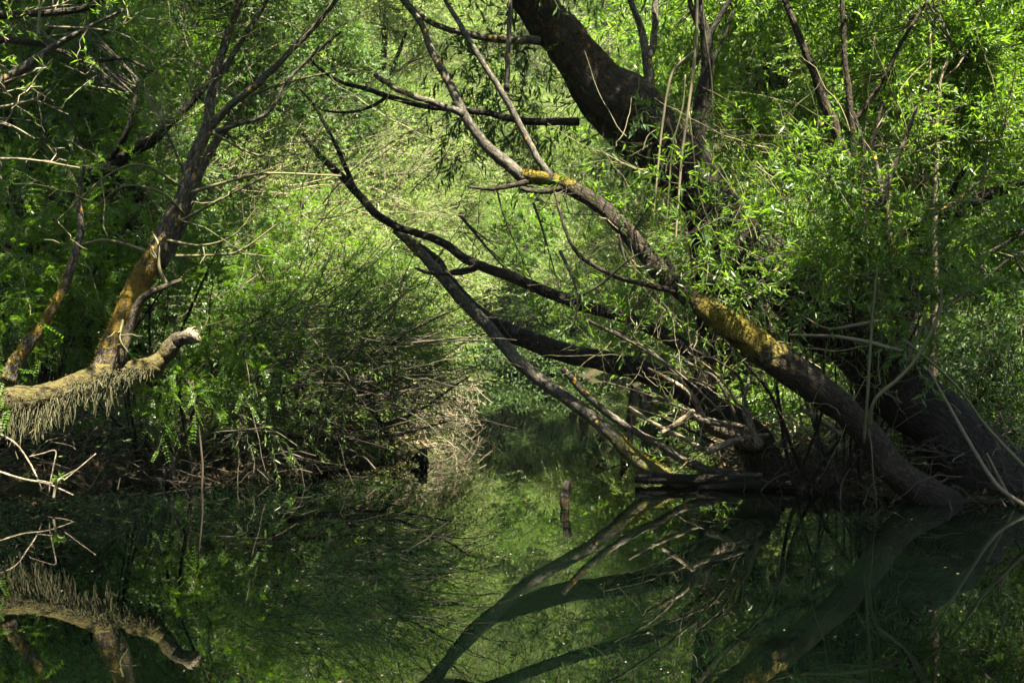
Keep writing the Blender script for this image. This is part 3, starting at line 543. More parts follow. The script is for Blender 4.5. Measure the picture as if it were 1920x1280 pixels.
# ------------------------------------------------------------------ left: the fallen log with its upright stems
G = Tree('fallen_willow', 'fallen mossy willow log with a sawn end and upright stems growing from it', 'willow tree', P(-60, 790, 10.8), M_WIL, M_GTW, seed=31); G.ws = .74
G.part('log', M_LOG, [(-120, 775, 10.7, 130, .8), (-40, 758, 10.75, 112, .8), (40, 748, 10.8, 98, .8), (100, 735, 10.85, 86, .8), (160, 715, 10.9, 74, .8), (205, 700, 10.95, 66, .8), (240, 694, 11, 74, .9), (272, 690, 11, 86, .9), (294, 686, 11, 78, .9), (305, 670, 11, 60, .7), (314, 652, 11, 62, .6), (330, 641, 10.98, 50, .35), (350, 633, 10.95, 46), (366, 629, 10.93, 46)], label='mossy log with a pale sawn end', sides=26, n=9, rough=.08, knots=8, wig=.10, ws=.53)
G.part('stem', M_GOLD, [(190, 705, 11, 62, .6), (205, 665, 11.02, 60, .5), (228, 605, 11.05, 60, 1.0), (255, 545, 11.1, 58, 1.0), (285, 490, 11.15, 52, .7), (320, 420, 11.2, 46, .25), (345, 360, 11.25, 40, .1), (365, 300, 11.3, 35), (390, 235, 11.35, 29), (396, 180, 11.4, 24), (412, 110, 11.45, 21), (438, 40, 11.5, 18), (452, -10, 11.5, 15), (470, -60, 11.5, 11)], sides=18, n=9, rough=.04, knots=4)
G.part('stem', M_LOG, [(215, 695, 10.95, 34, .6), (232, 655, 10.9, 26, .5), (245, 610, 10.9, 23, .4), (262, 565, 10.9, 22, .1), (300, 540, 10.9, 16), (340, 525, 10.9, 9)], sides=12)
G.part('stem', M_GOLD, [(15, 715, 10.8, 42, .5), (35, 670, 10.85, 36, .5), (75, 615, 10.9, 30, .7), (105, 570, 10.95, 27, .8), (125, 525, 11, 24, .6), (142, 470, 11.05, 19), (152, 420, 11.1, 17), (148, 370, 11.1, 13), (160, 300, 11.1, 8)], sides=14)
G.part('limb', M_SMB, [(392, 240, 11.35, 24), (425, 205, 11.3, 19), (462, 175, 11.3, 20), (500, 140, 11.3, 17), (545, 95, 11.3, 15), (590, 50, 11.35, 14), (640, -10, 11.4, 11)], sides=11)
G.part('limb', M_SMB, [(398, 160, 11.42, 18), (425, 120, 11.5, 14), (455, 75, 11.55, 13), (490, 20, 11.6, 12), (520, -40, 11.6, 9)], sides=10)
G.part('limb', M_SMB, [(396, 250, 11.35, 16), (440, 235, 11.25, 12), (490, 220, 11.2, 11), (515, 195, 11.2, 10), (540, 150, 11.2, 8), (590, 100, 11.2, 8), (640, 60, 11.2, 6)], sides=9)
G.part('limb', M_SMB, [(355, 345, 11.25, 16), (340, 310, 11.2, 8), (318, 260, 11.15, 7), (300, 220, 11.1, 5)], sides=8)
G.part('limb', M_GOLD, [(300, 500, 11.3, 30), (330, 440, 11.5, 34), (352, 380, 11.6, 32), (375, 320, 11.8, 26), (410, 260, 12, 20), (470, 180, 12.2, 15)], sides=12)
for Lw in [[(310, 530, 10.95, 9), (298, 500, 10.9, 8), (297, 460, 10.9, 7), (285, 435, 10.9, 5)], [(330, 480, 11.1, 7), (400, 478, 11, 6), (450, 470, 11, 5), (520, 420, 11, 3)], [(360, 360, 11.2, 7), (430, 340, 11.1, 6), (500, 325, 11, 5), (640, 330, 11, 3)], [(330, 420, 11.2, 7), (420, 370, 11, 6), (500, 330, 11, 5), (560, 300, 11, 3)],
           [(400, 250, 11.3, 6), (480, 290, 11.2, 5), (560, 290, 11.2, 3)], [(310, 450, 11.1, 6), (380, 460, 11, 5), (440, 440, 10.9, 4), (480, 390, 10.9, 3)], [(340, 350, 11.2, 7), (270, 310, 11, 6), (200, 330, 10.9, 5), (100, 420, 10.8, 3)], [(230, 600, 10.9, 6), (225, 635, 10.8, 5), (240, 660, 10.8, 4)],
           [(345, 400, 11.2, 6), (300, 360, 11, 5), (230, 350, 11, 4), (170, 400, 11, 3)], [(300, 480, 11.2, 8), (200, 450, 11.3, 5), (120, 470, 11.3, 3)], [(470, 180, 11.3, 6), (520, 160, 11.2, 5), (600, 140, 11.2, 4), (680, 130, 11.2, 3)], [(365, 640, 10.95, 3), (385, 610, 10.9, 3), (392, 590, 10.9, 2)]]:
    G.wand(Lw, fork=3)
for (px, py, Y, rx, ry, n) in [(470, 90, 11.9, 120, 70, 80), (350, 130, 12, 90, 80, 70), (280, 200, 11.6, 60, 60, 34), (490, 260, 12.2, 90, 70, 60), (440, 390, 12.2, 80, 60, 40), (300, 20, 12, 90, 60, 60), (560, 30, 12, 80, 60, 50), (420, -70, 11.8, 200, 50, 120), (250, 130, 11.5, 50, 40, 18)]:
    G.clump(px, py, Y, rx, ry, .5, n, con=7, r0=.007, L=.4, K=14, ll=.075, lw=.014, droop=.15, dirb=(.4, 0, .5))
# the pale sawn face of the log and the ragged bark under it
bf = Buf(); T(bf, [(350, 633, 10.95, 23), (360, 630, 10.93, 29), (365, 630, 10.925, 30), (369, 628, 10.92, 22)], sides=18, n=4, rough=.12, seed=5, wig=0)
o = bf.build('sawn_end', M_DEAD, G.root, True, True, G.base); o['label'] = 'pale weathered sawn end of the log'
# beard moss hanging under the log
bf = Buf(); rg = np.random.default_rng(77); lp = catmull(np.array([P(*q) for q in [(-120, 790, 10.62), (-40, 772, 10.66), (40, 760, 10.72), (100, 747, 10.77), (160, 727, 10.83), (205, 711, 10.88), (245, 703, 10.91), (285, 694, 10.92)]]), 40)
tuft = [(int(i), l) for i, l in zip(rg.integers(0, 250, 26), rg.uniform(.05, .15, 26))] + [(i, l) for i, l in [(5, .3), (20, .42), (34, .36), (48, .5), (60, .36), (70, .44), (80, .40), (88, .34), (98, .47), (106, .32), (114, .42), (122, .30), (130, .40), (140, .36), (150, .24), (159, .26), (172, .32), (181, .15), (196, .36), (202, .44), (208, .2), (238, .24)]]
for i, l in tuft:
    k = 40 if l > .18 else 12; s0 = lp[np.clip(i + rg.normal(0, 2.1, k).astype(int), 0, len(lp) - 1)] + rg.normal(0, .02, (k, 3)) + np.array([0, .02, .05])
    t = np.linspace(0, 1, 7)[None, :, None]; tgt = lp[min(i, len(lp) - 1)] + rg.normal(0, .011, (k, 3)); ll = l * .95 * rg.uniform(.2, 1.0, (k, 1, 1)) ** 1.3
    Pt = s0[:, None] * (1 - t) ** 1.5 + tgt[:, None] * (1 - (1 - t) ** 1.5); Pt[..., 2] = s0[:, None, 2] - (ll * t)[..., 0]
    Pt = Pt + np.cumsum(rg.normal(0, .011, Pt.shape), 1)
    tubes(bf, Pt, np.full((k, 1), .0036) * np.linspace(1.1, .5, 7)[None] * rg.uniform(.7, 1.5, (k, 1)), 4)
# short fuzz over the front of the log
k = 1500; i = rg.integers(0, len(lp), k); s0 = lp[i] + np.stack([rg.normal(0, .02, k), rg.uniform(-.02, .05, k), rg.uniform(-.03, .15, k)], -1) * np.array([1, 1, 1]) * np.linspace(1, .55, len(lp))[i][:, None]
t = np.linspace(0, 1, 4)[None, :, None]; Pt = s0[:, None] + np.array([0, -.03, 0]) * t + rg.normal(0, .02, (k, 1, 3)) * t; Pt[..., 2] -= t[..., 0] * rg.uniform(.01, .07, (k, 1))
tubes(bf, Pt, np.full((k, 1), .003) * np.linspace(1.1, .5, 4)[None], 3)
o = bf.build('hanging_moss', M_BEARD, G.root, True, True, G.base); o['label'] = 'straw-coloured moss tufts hanging under the log'; o['kind'] = 'stuff'
G.finish()

# dark trunk behind on the left, and the overhanging branches in the top left corner
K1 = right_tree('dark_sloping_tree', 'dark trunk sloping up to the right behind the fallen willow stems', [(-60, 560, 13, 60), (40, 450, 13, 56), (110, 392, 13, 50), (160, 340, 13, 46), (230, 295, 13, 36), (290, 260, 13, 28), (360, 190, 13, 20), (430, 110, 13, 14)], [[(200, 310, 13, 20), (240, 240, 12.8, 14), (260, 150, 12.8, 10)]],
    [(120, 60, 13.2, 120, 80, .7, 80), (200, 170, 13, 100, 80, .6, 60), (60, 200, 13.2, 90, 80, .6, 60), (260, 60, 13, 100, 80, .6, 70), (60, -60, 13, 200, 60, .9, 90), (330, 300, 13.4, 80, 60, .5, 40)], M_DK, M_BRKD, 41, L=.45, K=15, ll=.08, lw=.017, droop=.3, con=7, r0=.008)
K1.root['category'] = 'tree'
TLW = Tree('overhanging_willow', 'willow boughs reaching in over the top left corner with sparse pointed leaves', 'willow tree', P(-560, 420, 10.4), M_WIL, M_PALE, seed=43)
TLW.part('trunk', M_BRK, [(-560, 990, 10.4, 170), (-560, 700, 10.4, 150), (-520, 420, 10.3, 130), (-420, 220, 10.2, 110), (-250, 90, 10.2, 80), (-100, 40, 10.2, 50)], sides=16)
TLW.part('limb', M_BRK, [(-150, 60, 10.2, 40), (-40, 30, 10.1, 22), (30, 27, 10.1, 14), (100, 25, 10.1, 13), (160, 16, 10.1, 12), (195, -5, 10.1, 10), (230, -60, 10.1, 8)], sides=9)
TLW.part('limb', M_BRK, [(-300, 160, 10.2, 40), (-120, 110, 10.2, 22), (-20, 78, 10.2, 14), (60, 80, 10.2, 12), (110, 95, 10.2, 10), (170, 115, 10.2, 9), (230, 110, 10.2, 7), (290, 135, 10.2, 4)], sides=8)
TLW.part('limb', M_SMB, [(-350, 260, 10.2, 40), (-120, 200, 10.1, 24), (-20, 165, 10.1, 18), (40, 130, 10.1, 20), (90, 95, 10.1, 13), (150, 60, 10.1, 9), (230, 20, 10.1, 6)], sides=9)
for Lw in [[(-40, 210, 10.1, 6), (30, 195, 10.1, 5), (65, 185, 10.1, 4), (95, 165, 10, 3)], [(-40, 215, 10, 6), (20, 235, 10, 5), (65, 260, 10, 4)], [(90, 50, 10, 5), (180, 55, 10, 5), (230, 65, 10, 4), (275, 90, 10, 2)], [(-60, 300, 10, 7), (0, 298, 10, 6), (60, 300, 10, 6), (150, 315, 10, 3)], [(70, 65, 10, 4), (75, 0, 10, 5), (80, -60, 10, 5)], [(60, 20, 10, 5), (110, 10, 10, 4), (150, -10, 10, 3)], [(80, 100, 10, 5), (70, 130, 10, 5), (20, 150, 10, 4), (-30, 170, 10, 4)], [(100, 110, 10, 4), (60, 160, 10, 4), (100, 190, 10, 3)], [(210, 62, 10, 4), (240, 30, 10, 3), (220, -20, 10, 3)]]:
    TLW.wand(Lw, fork=3)
for (px, py, Y, rx, ry, n) in [(20, 100, 10, 30, 40, 6), (150, 140, 10, 60, 30, 9), (20, 180, 9.9, 20, 20, 4), (220, 40, 10.1, 60, 30, 10), (100, -60, 10.2, 180, 50, 60), (-120, 100, 10.2, 120, 120, 90), (40, 40, 10.2, 50, 30, 8)]:
    TLW.clump(px, py, Y, rx, ry, .3, n, con=2, r0=.005, L=.3, K=10, ll=.085, lw=.016, droop=.3)
TLW.finish()

# feathery-leaved shrubs on the left bank
PK = dict(L=.5, K=11, ll=.17, lw=.0145, droop=.3, con=5, r0=.007, spread=.8, dirb=(.1, -.3, .25))
shrub('locust_shrub', 'feathery-leaved shrub filling the left edge beside the leaning side stem', -40, 860, 12.3, 0, 0, M_PIN, 7, [(20, 560, 11.4, 80, 70, .5, 46), (60, 470, 12, 90, 60, .5, 40), (40, 370, 12.2, 80, 60, .5, 34), (10, 640, 11, 60, 40, .3, 22), (100, 620, 12, 60, 50, .4, 22), (130, 530, 12.2, 60, 50, .4, 22)], 51, 'pinnate', **PK)
shrub('locust_shrub', 'feathery bright green shrub behind the golden mossy stem', 260, 860, 12.6, 0, 0, M_PIN, 7, [(330, 520, 12.4, 90, 70, .5, 44), (200, 460, 12.5, 90, 60, .5, 40), (270, 380, 12.8, 90, 60, .5, 34), (170, 360, 12.8, 80, 60, .5, 30), (400, 460, 12.8, 80, 60, .5, 34), (180, 560, 12.3, 70, 50, .4, 24)], 52, 'pinnate', **PK)
shrub('locust_shrub', 'low feathery bush under the sawn end of the mossy log', 330, 880, 12, 0, 0, M_PIN, 6, [(345, 725, 11.8, 50, 34, .3, 15), (290, 755, 11.9, 50, 28, .3, 12), (420, 690, 12.3, 60, 50, .4, 20), (350, 690, 12, 40, 30, .3, 10)], 53, 'pinnate', **PK)
shrub('locust_shrub', 'feathery shrub in deep shade high in the top left behind the boughs', 60, 860, 14.5, 0, 0, M_PIN, 8, [(60, 290, 14, 120, 70, .7, 60), (200, 250, 14, 110, 80, .7, 56), (40, 130, 14.3, 120, 90, .7, 60), (300, 120, 14.3, 120, 90, .7, 60), (180, 40, 14.5, 140, 80, .7, 60), (330, 250, 14.3, 90, 80, .7, 44)], 54, 'pinnate', **PK)
shrub('locust_shrub', 'feathery shrub glowing green through the twigs left of centre', 500, 870, 15, 0, 0, M_PIN, 6, [(470, 520, 14.5, 90, 70, .6, 50), (560, 420, 15, 90, 60, .6, 40), (420, 600, 14, 80, 60, .5, 40), (540, 560, 14.8, 80, 60, .6, 40)], 55, 'pinnate', **PK)

# fine-leaved willow bushes hanging over the water, left of centre
BK = dict(L=.55, K=18, ll=.07, lw=.015, droop=.1, con=10, r0=.008, spread=.5, dirb=(.7, -.2, .45), tr=.0028)
shrub('willow_bush', 'fine-leaved willow bush overhanging the water left of the channel, mostly shaded', 560, 880, 13.4, 0, 0, M_WIL, 9, [(560, 690, 13.2, 100, 70, .5, 130), (650, 640, 13.6, 100, 80, .5, 140), (740, 610, 14, 90, 80, .5, 140), (620, 550, 14, 110, 70, .5, 110), (490, 640, 13.2, 90, 80, .5, 100), (470, 760, 12.8, 90, 60, .4, 70), (680, 720, 13.8, 100, 50, .5, 130), (720, 520, 14.4, 100, 60, .5, 90), (790, 690, 14.2, 80, 60, .4, 90), (590, 770, 13.3, 100, 45, .4, 80), (500, 790, 12.9, 80, 36, .4, 60), (540, 590, 13.8, 100, 60, .5, 80), (750, 745, 14, 60, 40, .4, 50)], 61, 'willow', M_TWIG, L=.8, K=24, ll=.07, lw=.015, droop=.35, con=3, r0=.006, spread=.55, dirb=(.7, -.2, .25), tr=.0026)
shrub('willow_bush', 'pale sunlit willow bush leaning right where the channel begins', 740, 830, 17, 0, 0, M_FAR, 10, [(800, 640, 17, 70, 60, .7, 120), (760, 560, 17.5, 90, 60, .8, 130), (840, 560, 18, 60, 60, .8, 90), (700, 660, 16.5, 60, 50, .6, 70), (820, 700, 17, 50, 40, .5, 50), (640, 620, 17, 70, 70, .8, 100)], 62, 'willow', M_GTW, L=.6, K=18, ll=.075, lw=.015, droop=.1, con=12, r0=.009, spread=.5, dirb=(.6, -.2, .5))
shrub('willow_bush', 'tall pale willow bush filling the gap between the left stems and the dead spar', 560, 850, 18, 0, 0, M_FAR, 10, [(560, 440, 18, 100, 80, 1, 150), (480, 330, 18, 90, 80, 1, 120), (640, 460, 18.5, 90, 80, 1, 150), (540, 560, 17.5, 90, 60, .8, 100), (600, 340, 19, 90, 80, 1, 120)], 63, 'willow', M_GTW, L=.7, K=20, ll=.08, lw=.016, droop=.1, con=14, r0=.010, spread=.5, dirb=(.6, -.2, .6))
def shoots(name, label, n, xr, yr, Yr, d0, L, w, mat, seed, sd=.5):
    rg = np.random.default_rng(seed)
    bf = Buf(); px = rg.uniform(*xr, n); py = rg.uniform(*yr, n); Yd = rg.uniform(*Yr, n)
    a = np.array([P(*q) for q in zip(px, py, Yd)]); d = nrm(np.array(d0) + rg.normal(0, sd, (n, 3)) * np.array([1, .6, 1])); ln = L * rg.uniform(.4, 1.5, (n, 1, 1))
    t = np.linspace(0, 1, 10)[None, :, None]; Pt = a[:, None] + d[:, None] * ln * t + np.cumsum(rg.normal(0, .014, (n, 10, 3)), 1); Pt[..., 2] += (t * (t - 1) * ln * rg.uniform(-.5, .4, (n, 1, 1)))[..., 0]
    Pt[..., 2] = np.maximum(Pt[..., 2], .02); tubes(bf, Pt, w * rg.uniform(.5, 1.7, (n, 1)) * np.linspace(1, .3, 10)[None], 4)
    tag(bf.build(name, mat, None, True, True), label, 'twigs', kind='stuff')
shoots('bare_shoots', 'pale bare shoots slanting up right through the bushes left of the channel', 190, (250, 820), (250, 700), (12.2, 17), (.75, 0, .5), 1.1, .0055, M_PALE, 401)
shoots('bare_shoots', 'dark bare shoots fanning up right out of the shaded bank bush', 110, (380, 700), (560, 830), (12.6, 14), (.8, .1, .45), 1.2, .007, M_TWIG, 402, .35)
shoots('bare_shoots', 'bare twigs criss-crossing the right-hand foliage', 420, (1120, 1920), (230, 800), (10.3, 12.5), (-.1, 0, .6), .8, .0045, M_GTW, 403, .7)
shoots('bare_shoots', 'thin dark twigs hanging around the dead spar and the gap over the channel', 130, (840, 1320), (330, 680), (12.2, 13.4), (-.4, 0, .7), .7, .0042, M_TWIG, 405, .6)
shoots('bare_shoots', 'fine bare twigs tangled low along the right bank', 120, (1220, 1900), (640, 860), (10.6, 12.2), (-.2, 0, .7), .6, .004, M_PALE, 406, .8)
shoots('bare_shoots', 'fine bare twigs spreading from the left tree across the upper middle', 200, (260, 760), (20, 430), (11, 13), (.7, 0, .6), .95, .0038, M_GTW, 407, .55)
shoots('bare_shoots', 'dark bare stems arching down over the left bank to the water', 120, (440, 800), (600, 790), (12.2, 13.2), (.85, 0, .02), 1.15, .0055, M_TWIG, 408, .3)
shoots('bare_shoots', 'bare twigs in the shade at the upper left', 90, (0, 450), (0, 500), (10.6, 13), (.5, 0, .3), .8, .005, M_GTW, 404, .7)
shrub('willow_bush', 'dark leafy bush in the hollow behind the wide trunk at bottom right', 1780, 880, 12.8, 0, 0, M_DK, 10, [(1620, 720, 13, 70, 40, .5, 60), (1700, 690, 13, 70, 50, .5, 80), (1790, 680, 12.8, 70, 60, .5, 80), (1880, 700, 12.6, 70, 60, .5, 90), (1900, 790, 12.4, 60, 40, .4, 50), (1840, 620, 13, 80, 50, .5, 80), (1920, 600, 12.8, 70, 50, .5, 70)], 65, 'willow', M_TWIG, L=.45, K=16, ll=.085, lw=.022, droop=.2, con=8, r0=.007, spread=.8, dirb=(-.2, -.3, .3))
# bare arching branches at the water's edge
for k, (lab, L) in enumerate([
    ('thick dark dead branch with a snapped end rising right over the left bank', [(430, 790, 12.7, 14.4), (520, 775, 12.7, 13.2), (600, 770, 12.8, 13.2), (680, 765, 13.0, 12.0), (735, 738, 13.2, 9.6), (785, 722, 13.2, 7.8)]),
    ('long dark branch arching up right over the channel water', [(560, 810, 12.8, 12.0), (660, 805, 13.0, 10.8), (740, 790, 13.2, 7.8), (800, 760, 13.4, 6.0), (850, 725, 13.7, 4.2), (880, 705, 13.7, 2.4)]),
    ('dark branch low over the water below the arching branch', [(540, 815, 12.5, 10.8), (620, 822, 12.7, 10.2), (700, 820, 12.8, 7.8), (770, 808, 13.0, 5.4), (845, 788, 13.2, 3.0)]),
    ('sunlit bare branch sweeping up right past the dead spar foot', [(690, 740, 14, 8), (760, 712, 14.2, 9), (810, 690, 14.4, 8), (870, 650, 14.6, 5)]),
    ('thin upright stick standing in the water below the left bank', [(378, 925, 11.6, 4), (380, 880, 11.6, 4), (376, 830, 11.6, 4), (372, 785, 11.6, 3)]),
    ('crooked grey twig dropping to the water under the low feathery bush', [(326, 900, 11.4, 7), (322, 860, 11.4, 8), (312, 842, 11.4, 7), (290, 820, 11.3, 6), (270, 780, 11.3, 4)]),
    ('dark crossing branch leaning left through the fine-leaved bush', [(735, 830, 13.4, 9), (700, 770, 13.4, 9), (660, 710, 13.4, 8), (630, 660, 13.4, 5)]),
    ('dark steep branch rising right through the fine-leaved bush', [(640, 800, 13.3, 12), (690, 740, 13.3, 10), (710, 680, 13.4, 9), (760, 620, 13.5, 5)])]):
    stick('dead_branch', lab, L, M_BRKD if k in (0, 1, 2, 6, 7) else M_TWIG if k in (4, 5) else M_PALE, sides=9)
# tangle of pale branches in the water at the far left
stick('dead_branch', 'thick pale branch sloping into the water at the far left edge', [(-20, 878, 10.4, 4.9), (40, 897, 10.4, 4.3), (85, 905, 10.35, 4.3), (110, 915, 10.3, 3.2), (138, 928, 10.25, 2.2)], M_DEAD, extra=[[(70, 900, 10.35, 3.2), (95, 905, 10.2, 3.2), (97, 907, 10.2, 2.2)]])
stick('dead_branch', 'pale branch crossing down behind the thick pale branch at far left', [(-20, 805, 10.6, 3.8), (25, 828, 10.5, 3.2), (50, 858, 10.5, 3.2), (70, 895, 10.4, 2.7), (78, 920, 10.4, 2.7)], M_DEAD)
stick('bent_twig', 'sharply bent pale twig standing over the water at far left', [(55, 856, 10.35, 2.7), (80, 850, 10.3, 2.7), (104, 845, 10.3, 2.7), (100, 875, 10.3, 2.7), (94, 905, 10.3, 2.7), (92, 925, 10.3, 2.2)], M_DEAD, wig=0)
stick('dead_branch', 'thin branch slanting up right from the sharply bent twig', [(120, 900, 10.4, 2.2), (150, 875, 10.45, 2.2), (180, 850, 10.5, 1.7)], M_DEAD)
sp = Tree('sprouting_twig', 'small bright green sprout on a twig standing over the water at far left', 'seedling', P(100, 930, 10.25), M_PIN, M_GTW, seed=71)
sp.part('stem', M_PALE, [(100, 935, 10.25, 5), (104, 912, 10.25, 5), (112, 897, 10.25, 4)], sides=6)
sprays(sp.lb, None, P(110, 897, 10.25), (.03, .03, .02), 6, L=.05, K=4, ll=.05, lw=.02, rng=sp.rng); sp.finish()

# brushwood and litter: tangles nobody could count
def tangle(name, label, cat, n, xr, yr, zr, L, r, mat, seed, out=-.25, flat=.35):
    rg = np.random.default_rng(seed); bf = Buf(); x = rg.uniform(*xr, n * 4); y = rg.uniform(*yr, n * 4); d = water_dist(x, y)
    k = np.where((d > out) & (d < 3.0))[0][:n]; n = len(k); x, y = x[k], y[k]
    z = np.maximum(ground_z(x, y), 0) + rg.uniform(*zr, n)
    dr = rg.normal(0, 1, (n, 3)); dr[:, 2] *= flat; dr = nrm(dr); ln = L * rg.uniform(.4, 1.5, n)
    t = np.linspace(-.5, .5, 7)[None, :, None]; Pt = np.stack([x, y, z], -1)[:, None] + dr[:, None] * ln[:, None, None] * t
    Pt = Pt + np.cumsum(rg.normal(0, .022, Pt.shape), 1) + np.array([0, 0, -.18]) * (t * 2) ** 2 * rg.random((n, 1, 1))
    Pt[..., 2] = np.maximum(Pt[..., 2], -.06)
    tubes(bf, Pt, r * rg.uniform(.4, 1.6, (n, 1)) * np.linspace(1, .4, 7)[None], 5)
    o = bf.build(name, mat, None, True, True); tag(o, label, cat, kind='stuff'); return o
tangle('brushwood', 'dark tangle of dead twigs along the foot of the left bank', 'brushwood', 950, (-6.5, -1.3), (10.5, 15), (0, .6), .9, .006, M_TWIG, 81, out=-.6)
tangle('brushwood', 'pale sunlit tangle of dry twigs where the left bank meets the channel', 'brushwood', 800, (-3, -.6), (14.2, 22), (0, .9), .7, .005, M_PALE, 82, flat=.6, out=-.45)
tangle('brushwood', 'dark twig tangle along the foot of the right bank', 'brushwood', 620, (1.8, 6.5), (10, 14), (0, .6), .8, .0055, M_TWIG, 83, out=-.5)
tangle('brushwood', 'pale twigs scattered over the right bank', 'brushwood', 70, (2.2, 6), (10.5, 12.5), (.1, 1.1), .8, .005, M_PALE, 84, flat=.9)

def low_plants(name, label, n, xr, yr, mat, seed, zr=(0, .35), ll=.09, lw=.03, dmax=12, dmin=.15):
    rg = np.random.default_rng(seed); x = rg.uniform(*xr, n * 4); y = rg.uniform(*yr, n * 4); d = water_dist(x, y); k = np.where((d > dmin) & (d < dmax))[0][:n]; n = len(k)
    bf = Buf(); pos = np.stack([x[k], y[k], np.maximum(ground_z(x[k], y[k]), 0) + rg.uniform(*zr, n)], -1)
    leaves(bf, pos, rg.normal(0, 1, (n, 3)) + np.array([0, 0, .2]), rg.normal(0, .5, (n, 3)) + np.array([0, -.3, 1]), ll * rg.uniform(.5, 1.4, n), lw * rg.uniform(.6, 1.3, n))
    tag(bf.build(name, mat), label, 'leaf litter' if 'litter' in name else 'undergrowth', kind='stuff')
low_plants('undergrowth', 'low leafy undergrowth carpeting the left bank', 26000, (-9, -1), (11.5, 24), M_PIN, 91, (0, .5))
low_plants('undergrowth', 'low leafy undergrowth carpeting the right bank', 26000, (2, 10), (10.5, 26), M_PIN, 92, (0, .6))

low_plants('leaf_litter', 'brown dead leaves littering the waterline of both banks', 9000, (-7, 7), (10, 17), M_LIT, 94, (0, .05), .07, .035, dmax=1.0, dmin=-.15)
low_plants('undergrowth', 'dark low growth along the shore at the end of the channel', 16000, (-5, 7), (50, 60), M_DK, 93, (.03, 1.6), .16, .06, dmin=-1.8)
# stump, stake and litter on the water
def stump():
    r = thing('stump', 'black wedge-shaped root stump poking out of the water by the left bank', 'stump', P(795, 880, 13.8)); bs = np.array(r.location); bf = Buf()
    tube(bf, [P(771, 862, 13.8), P(779, 861, 13.78), P(788, 860, 13.76), P(796, 858, 13.74), P(801, 858, 13.74)], [.02, .045, .085, .11, .085], sides=14, n=6, rough=.2, seed=4)
    bf.build('stem', M_BRKD, r, True, True, bs)
stump()
stick('mossy_stake', 'short mossy stake standing alone in open water near the middle', [(1058, 975, 10.2, 15, .6), (1059, 950, 10.2, 17, .6), (1062, 925, 10.2, 17, .4), (1066, 902, 10.2, 15, .2)], M_GOLD, 'stake', 12)
rg = np.random.default_rng(5); n = 1100; x = rg.uniform(-5, 5, n); y = rg.uniform(5, 24, n); k = water_dist(x, y) < -.1; x, y = x[k], y[k]; n = len(x); bf = Buf()
diamonds(bf, np.stack([x, y, np.full(n, .004)], -1), np.stack([rg.normal(0, 1, n), rg.normal(0, 1, n), np.zeros(n)], -1), np.tile([0, 0, 1.], (n, 1)), rg.uniform(.008, .03, n), rg.uniform(.005, .012, n))
tag(bf.build('floating_litter', M_PALE), 'tiny pale leaf bits floating on the still water', 'leaf litter', kind='stuff')

# ------------------------------------------------------------------ the thicket behind
def thicket(name, label, seed, Ht, R, leaf, bark, twig, n_stem=5, n_cl=54, n_sp=110, K=24, ll=.11, lw=.022, cat='willow tree', lean=.0, L=.9, kind='far', zmin=.35):
    rg = np.random.default_rng(seed); root = thing(name, label, cat, (0, 0, 0)); sk = []
    lb, tb = Buf(), Buf(); tops = []
    for k in range(n_stem):
        bf = Buf(); a = rg.random() * 6.28; out = R * rg.uniform(.25, .75); e = np.array([math.cos(a) * out + lean * Ht, math.sin(a) * out, Ht * rg.uniform(.6, .98)])
        b0 = np.array([math.cos(a), math.sin(a), 0]) * .15; m1 = b0 * .7 + e * .3 + rg.normal(0, .25, 3); m2 = b0 * .35 + e * .65 + rg.normal(0, .35, 3); b0[2] = -.2
        p, r = tube(bf, [b0, m1, m2, e], np.array([.15, .12, .08, .02]) * Ht / 11 * rg.uniform(.7, 1.2), sides=8, n=8, rough=.07, seed=seed + k, knots=2); sk.append(p)
        bf.build('trunk', bark, root, True, True)
    S = np.vstack(sk)
    for k in range(n_cl):
        q = S[rg.integers(len(S) // 12, len(S))] if rg.random() < .55 else np.array([0, 0, rg.uniform(.08, .9) * Ht])
        a = rg.random() * 6.28; rr = R * rg.uniform(.3, .95); c = q * .6 + .4 * np.array([0, 0, q[2]]) + np.array([math.cos(a) * rr, math.sin(a) * rr, rg.normal(0, .5)]) * (1.05 - .5 * max(0, q[2]) / Ht)
        c[2] = max(c[2], zmin + rg.uniform(0, .8)); rad = np.array([1, 1, .75]) * R * rg.uniform(.14, .28)
        o = nrm(c * np.array([1, 1, 0]) + 1e-6)
        sprays(lb, tb, c, rad, n_sp * rg.uniform(.6, 1.4), dirb=tuple(o * .5 + np.array([.15, 0, .5])), spread=.6, L=L, droop=.3, K=K, ll=ll, lw=lw, kind=kind, rng=rg, tr=.006)
        connect(tb, sk, c, rad, 6, .022, rg)
    k = 130; q = S[rg.integers(len(S) // 10, len(S), k)] + rg.normal(0, .25, (k, 3)); d = nrm(np.column_stack([rg.normal(.25, .8, k), rg.normal(0, .6, k), rg.uniform(.2, 1.3, k)])); ln = rg.uniform(1.2, 3.4, k)
    t = np.linspace(0, 1, 9)[None, :, None]; Pt = q[:, None] + d[:, None] * ln[:, None, None] * t + np.cumsum(rg.normal(0, .03, (k, 9, 3)), 1); Pt[..., 2] -= (t[..., 0] ** 2) * rg.uniform(0, .5, (k, 1))
    tubes(tb, Pt, rg.uniform(.006, .016, (k, 1)) * np.linspace(1, .3, 9)[None], 4)
    lb.build('crown', leaf, root); tb.build('twigs', twig, root, True, True); return root
wA = thicket('willow_tree', 'pale feathery willow at the channel end, nearest the dead spar', 201, 12, 3.3, M_FAR, M_BRK, M_GTW)
wB = thicket('willow_tree', 'pale willow of the far thicket standing left of the channel', 202, 13, 3.6, M_FAR, M_BRK, M_PALE, n_stem=4)
wC = thicket('willow_tree', 'greener willow of the thicket behind the right-hand trees', 203, 11, 3.4, M_WIL, M_BRKD, M_GTW, n_stem=6)
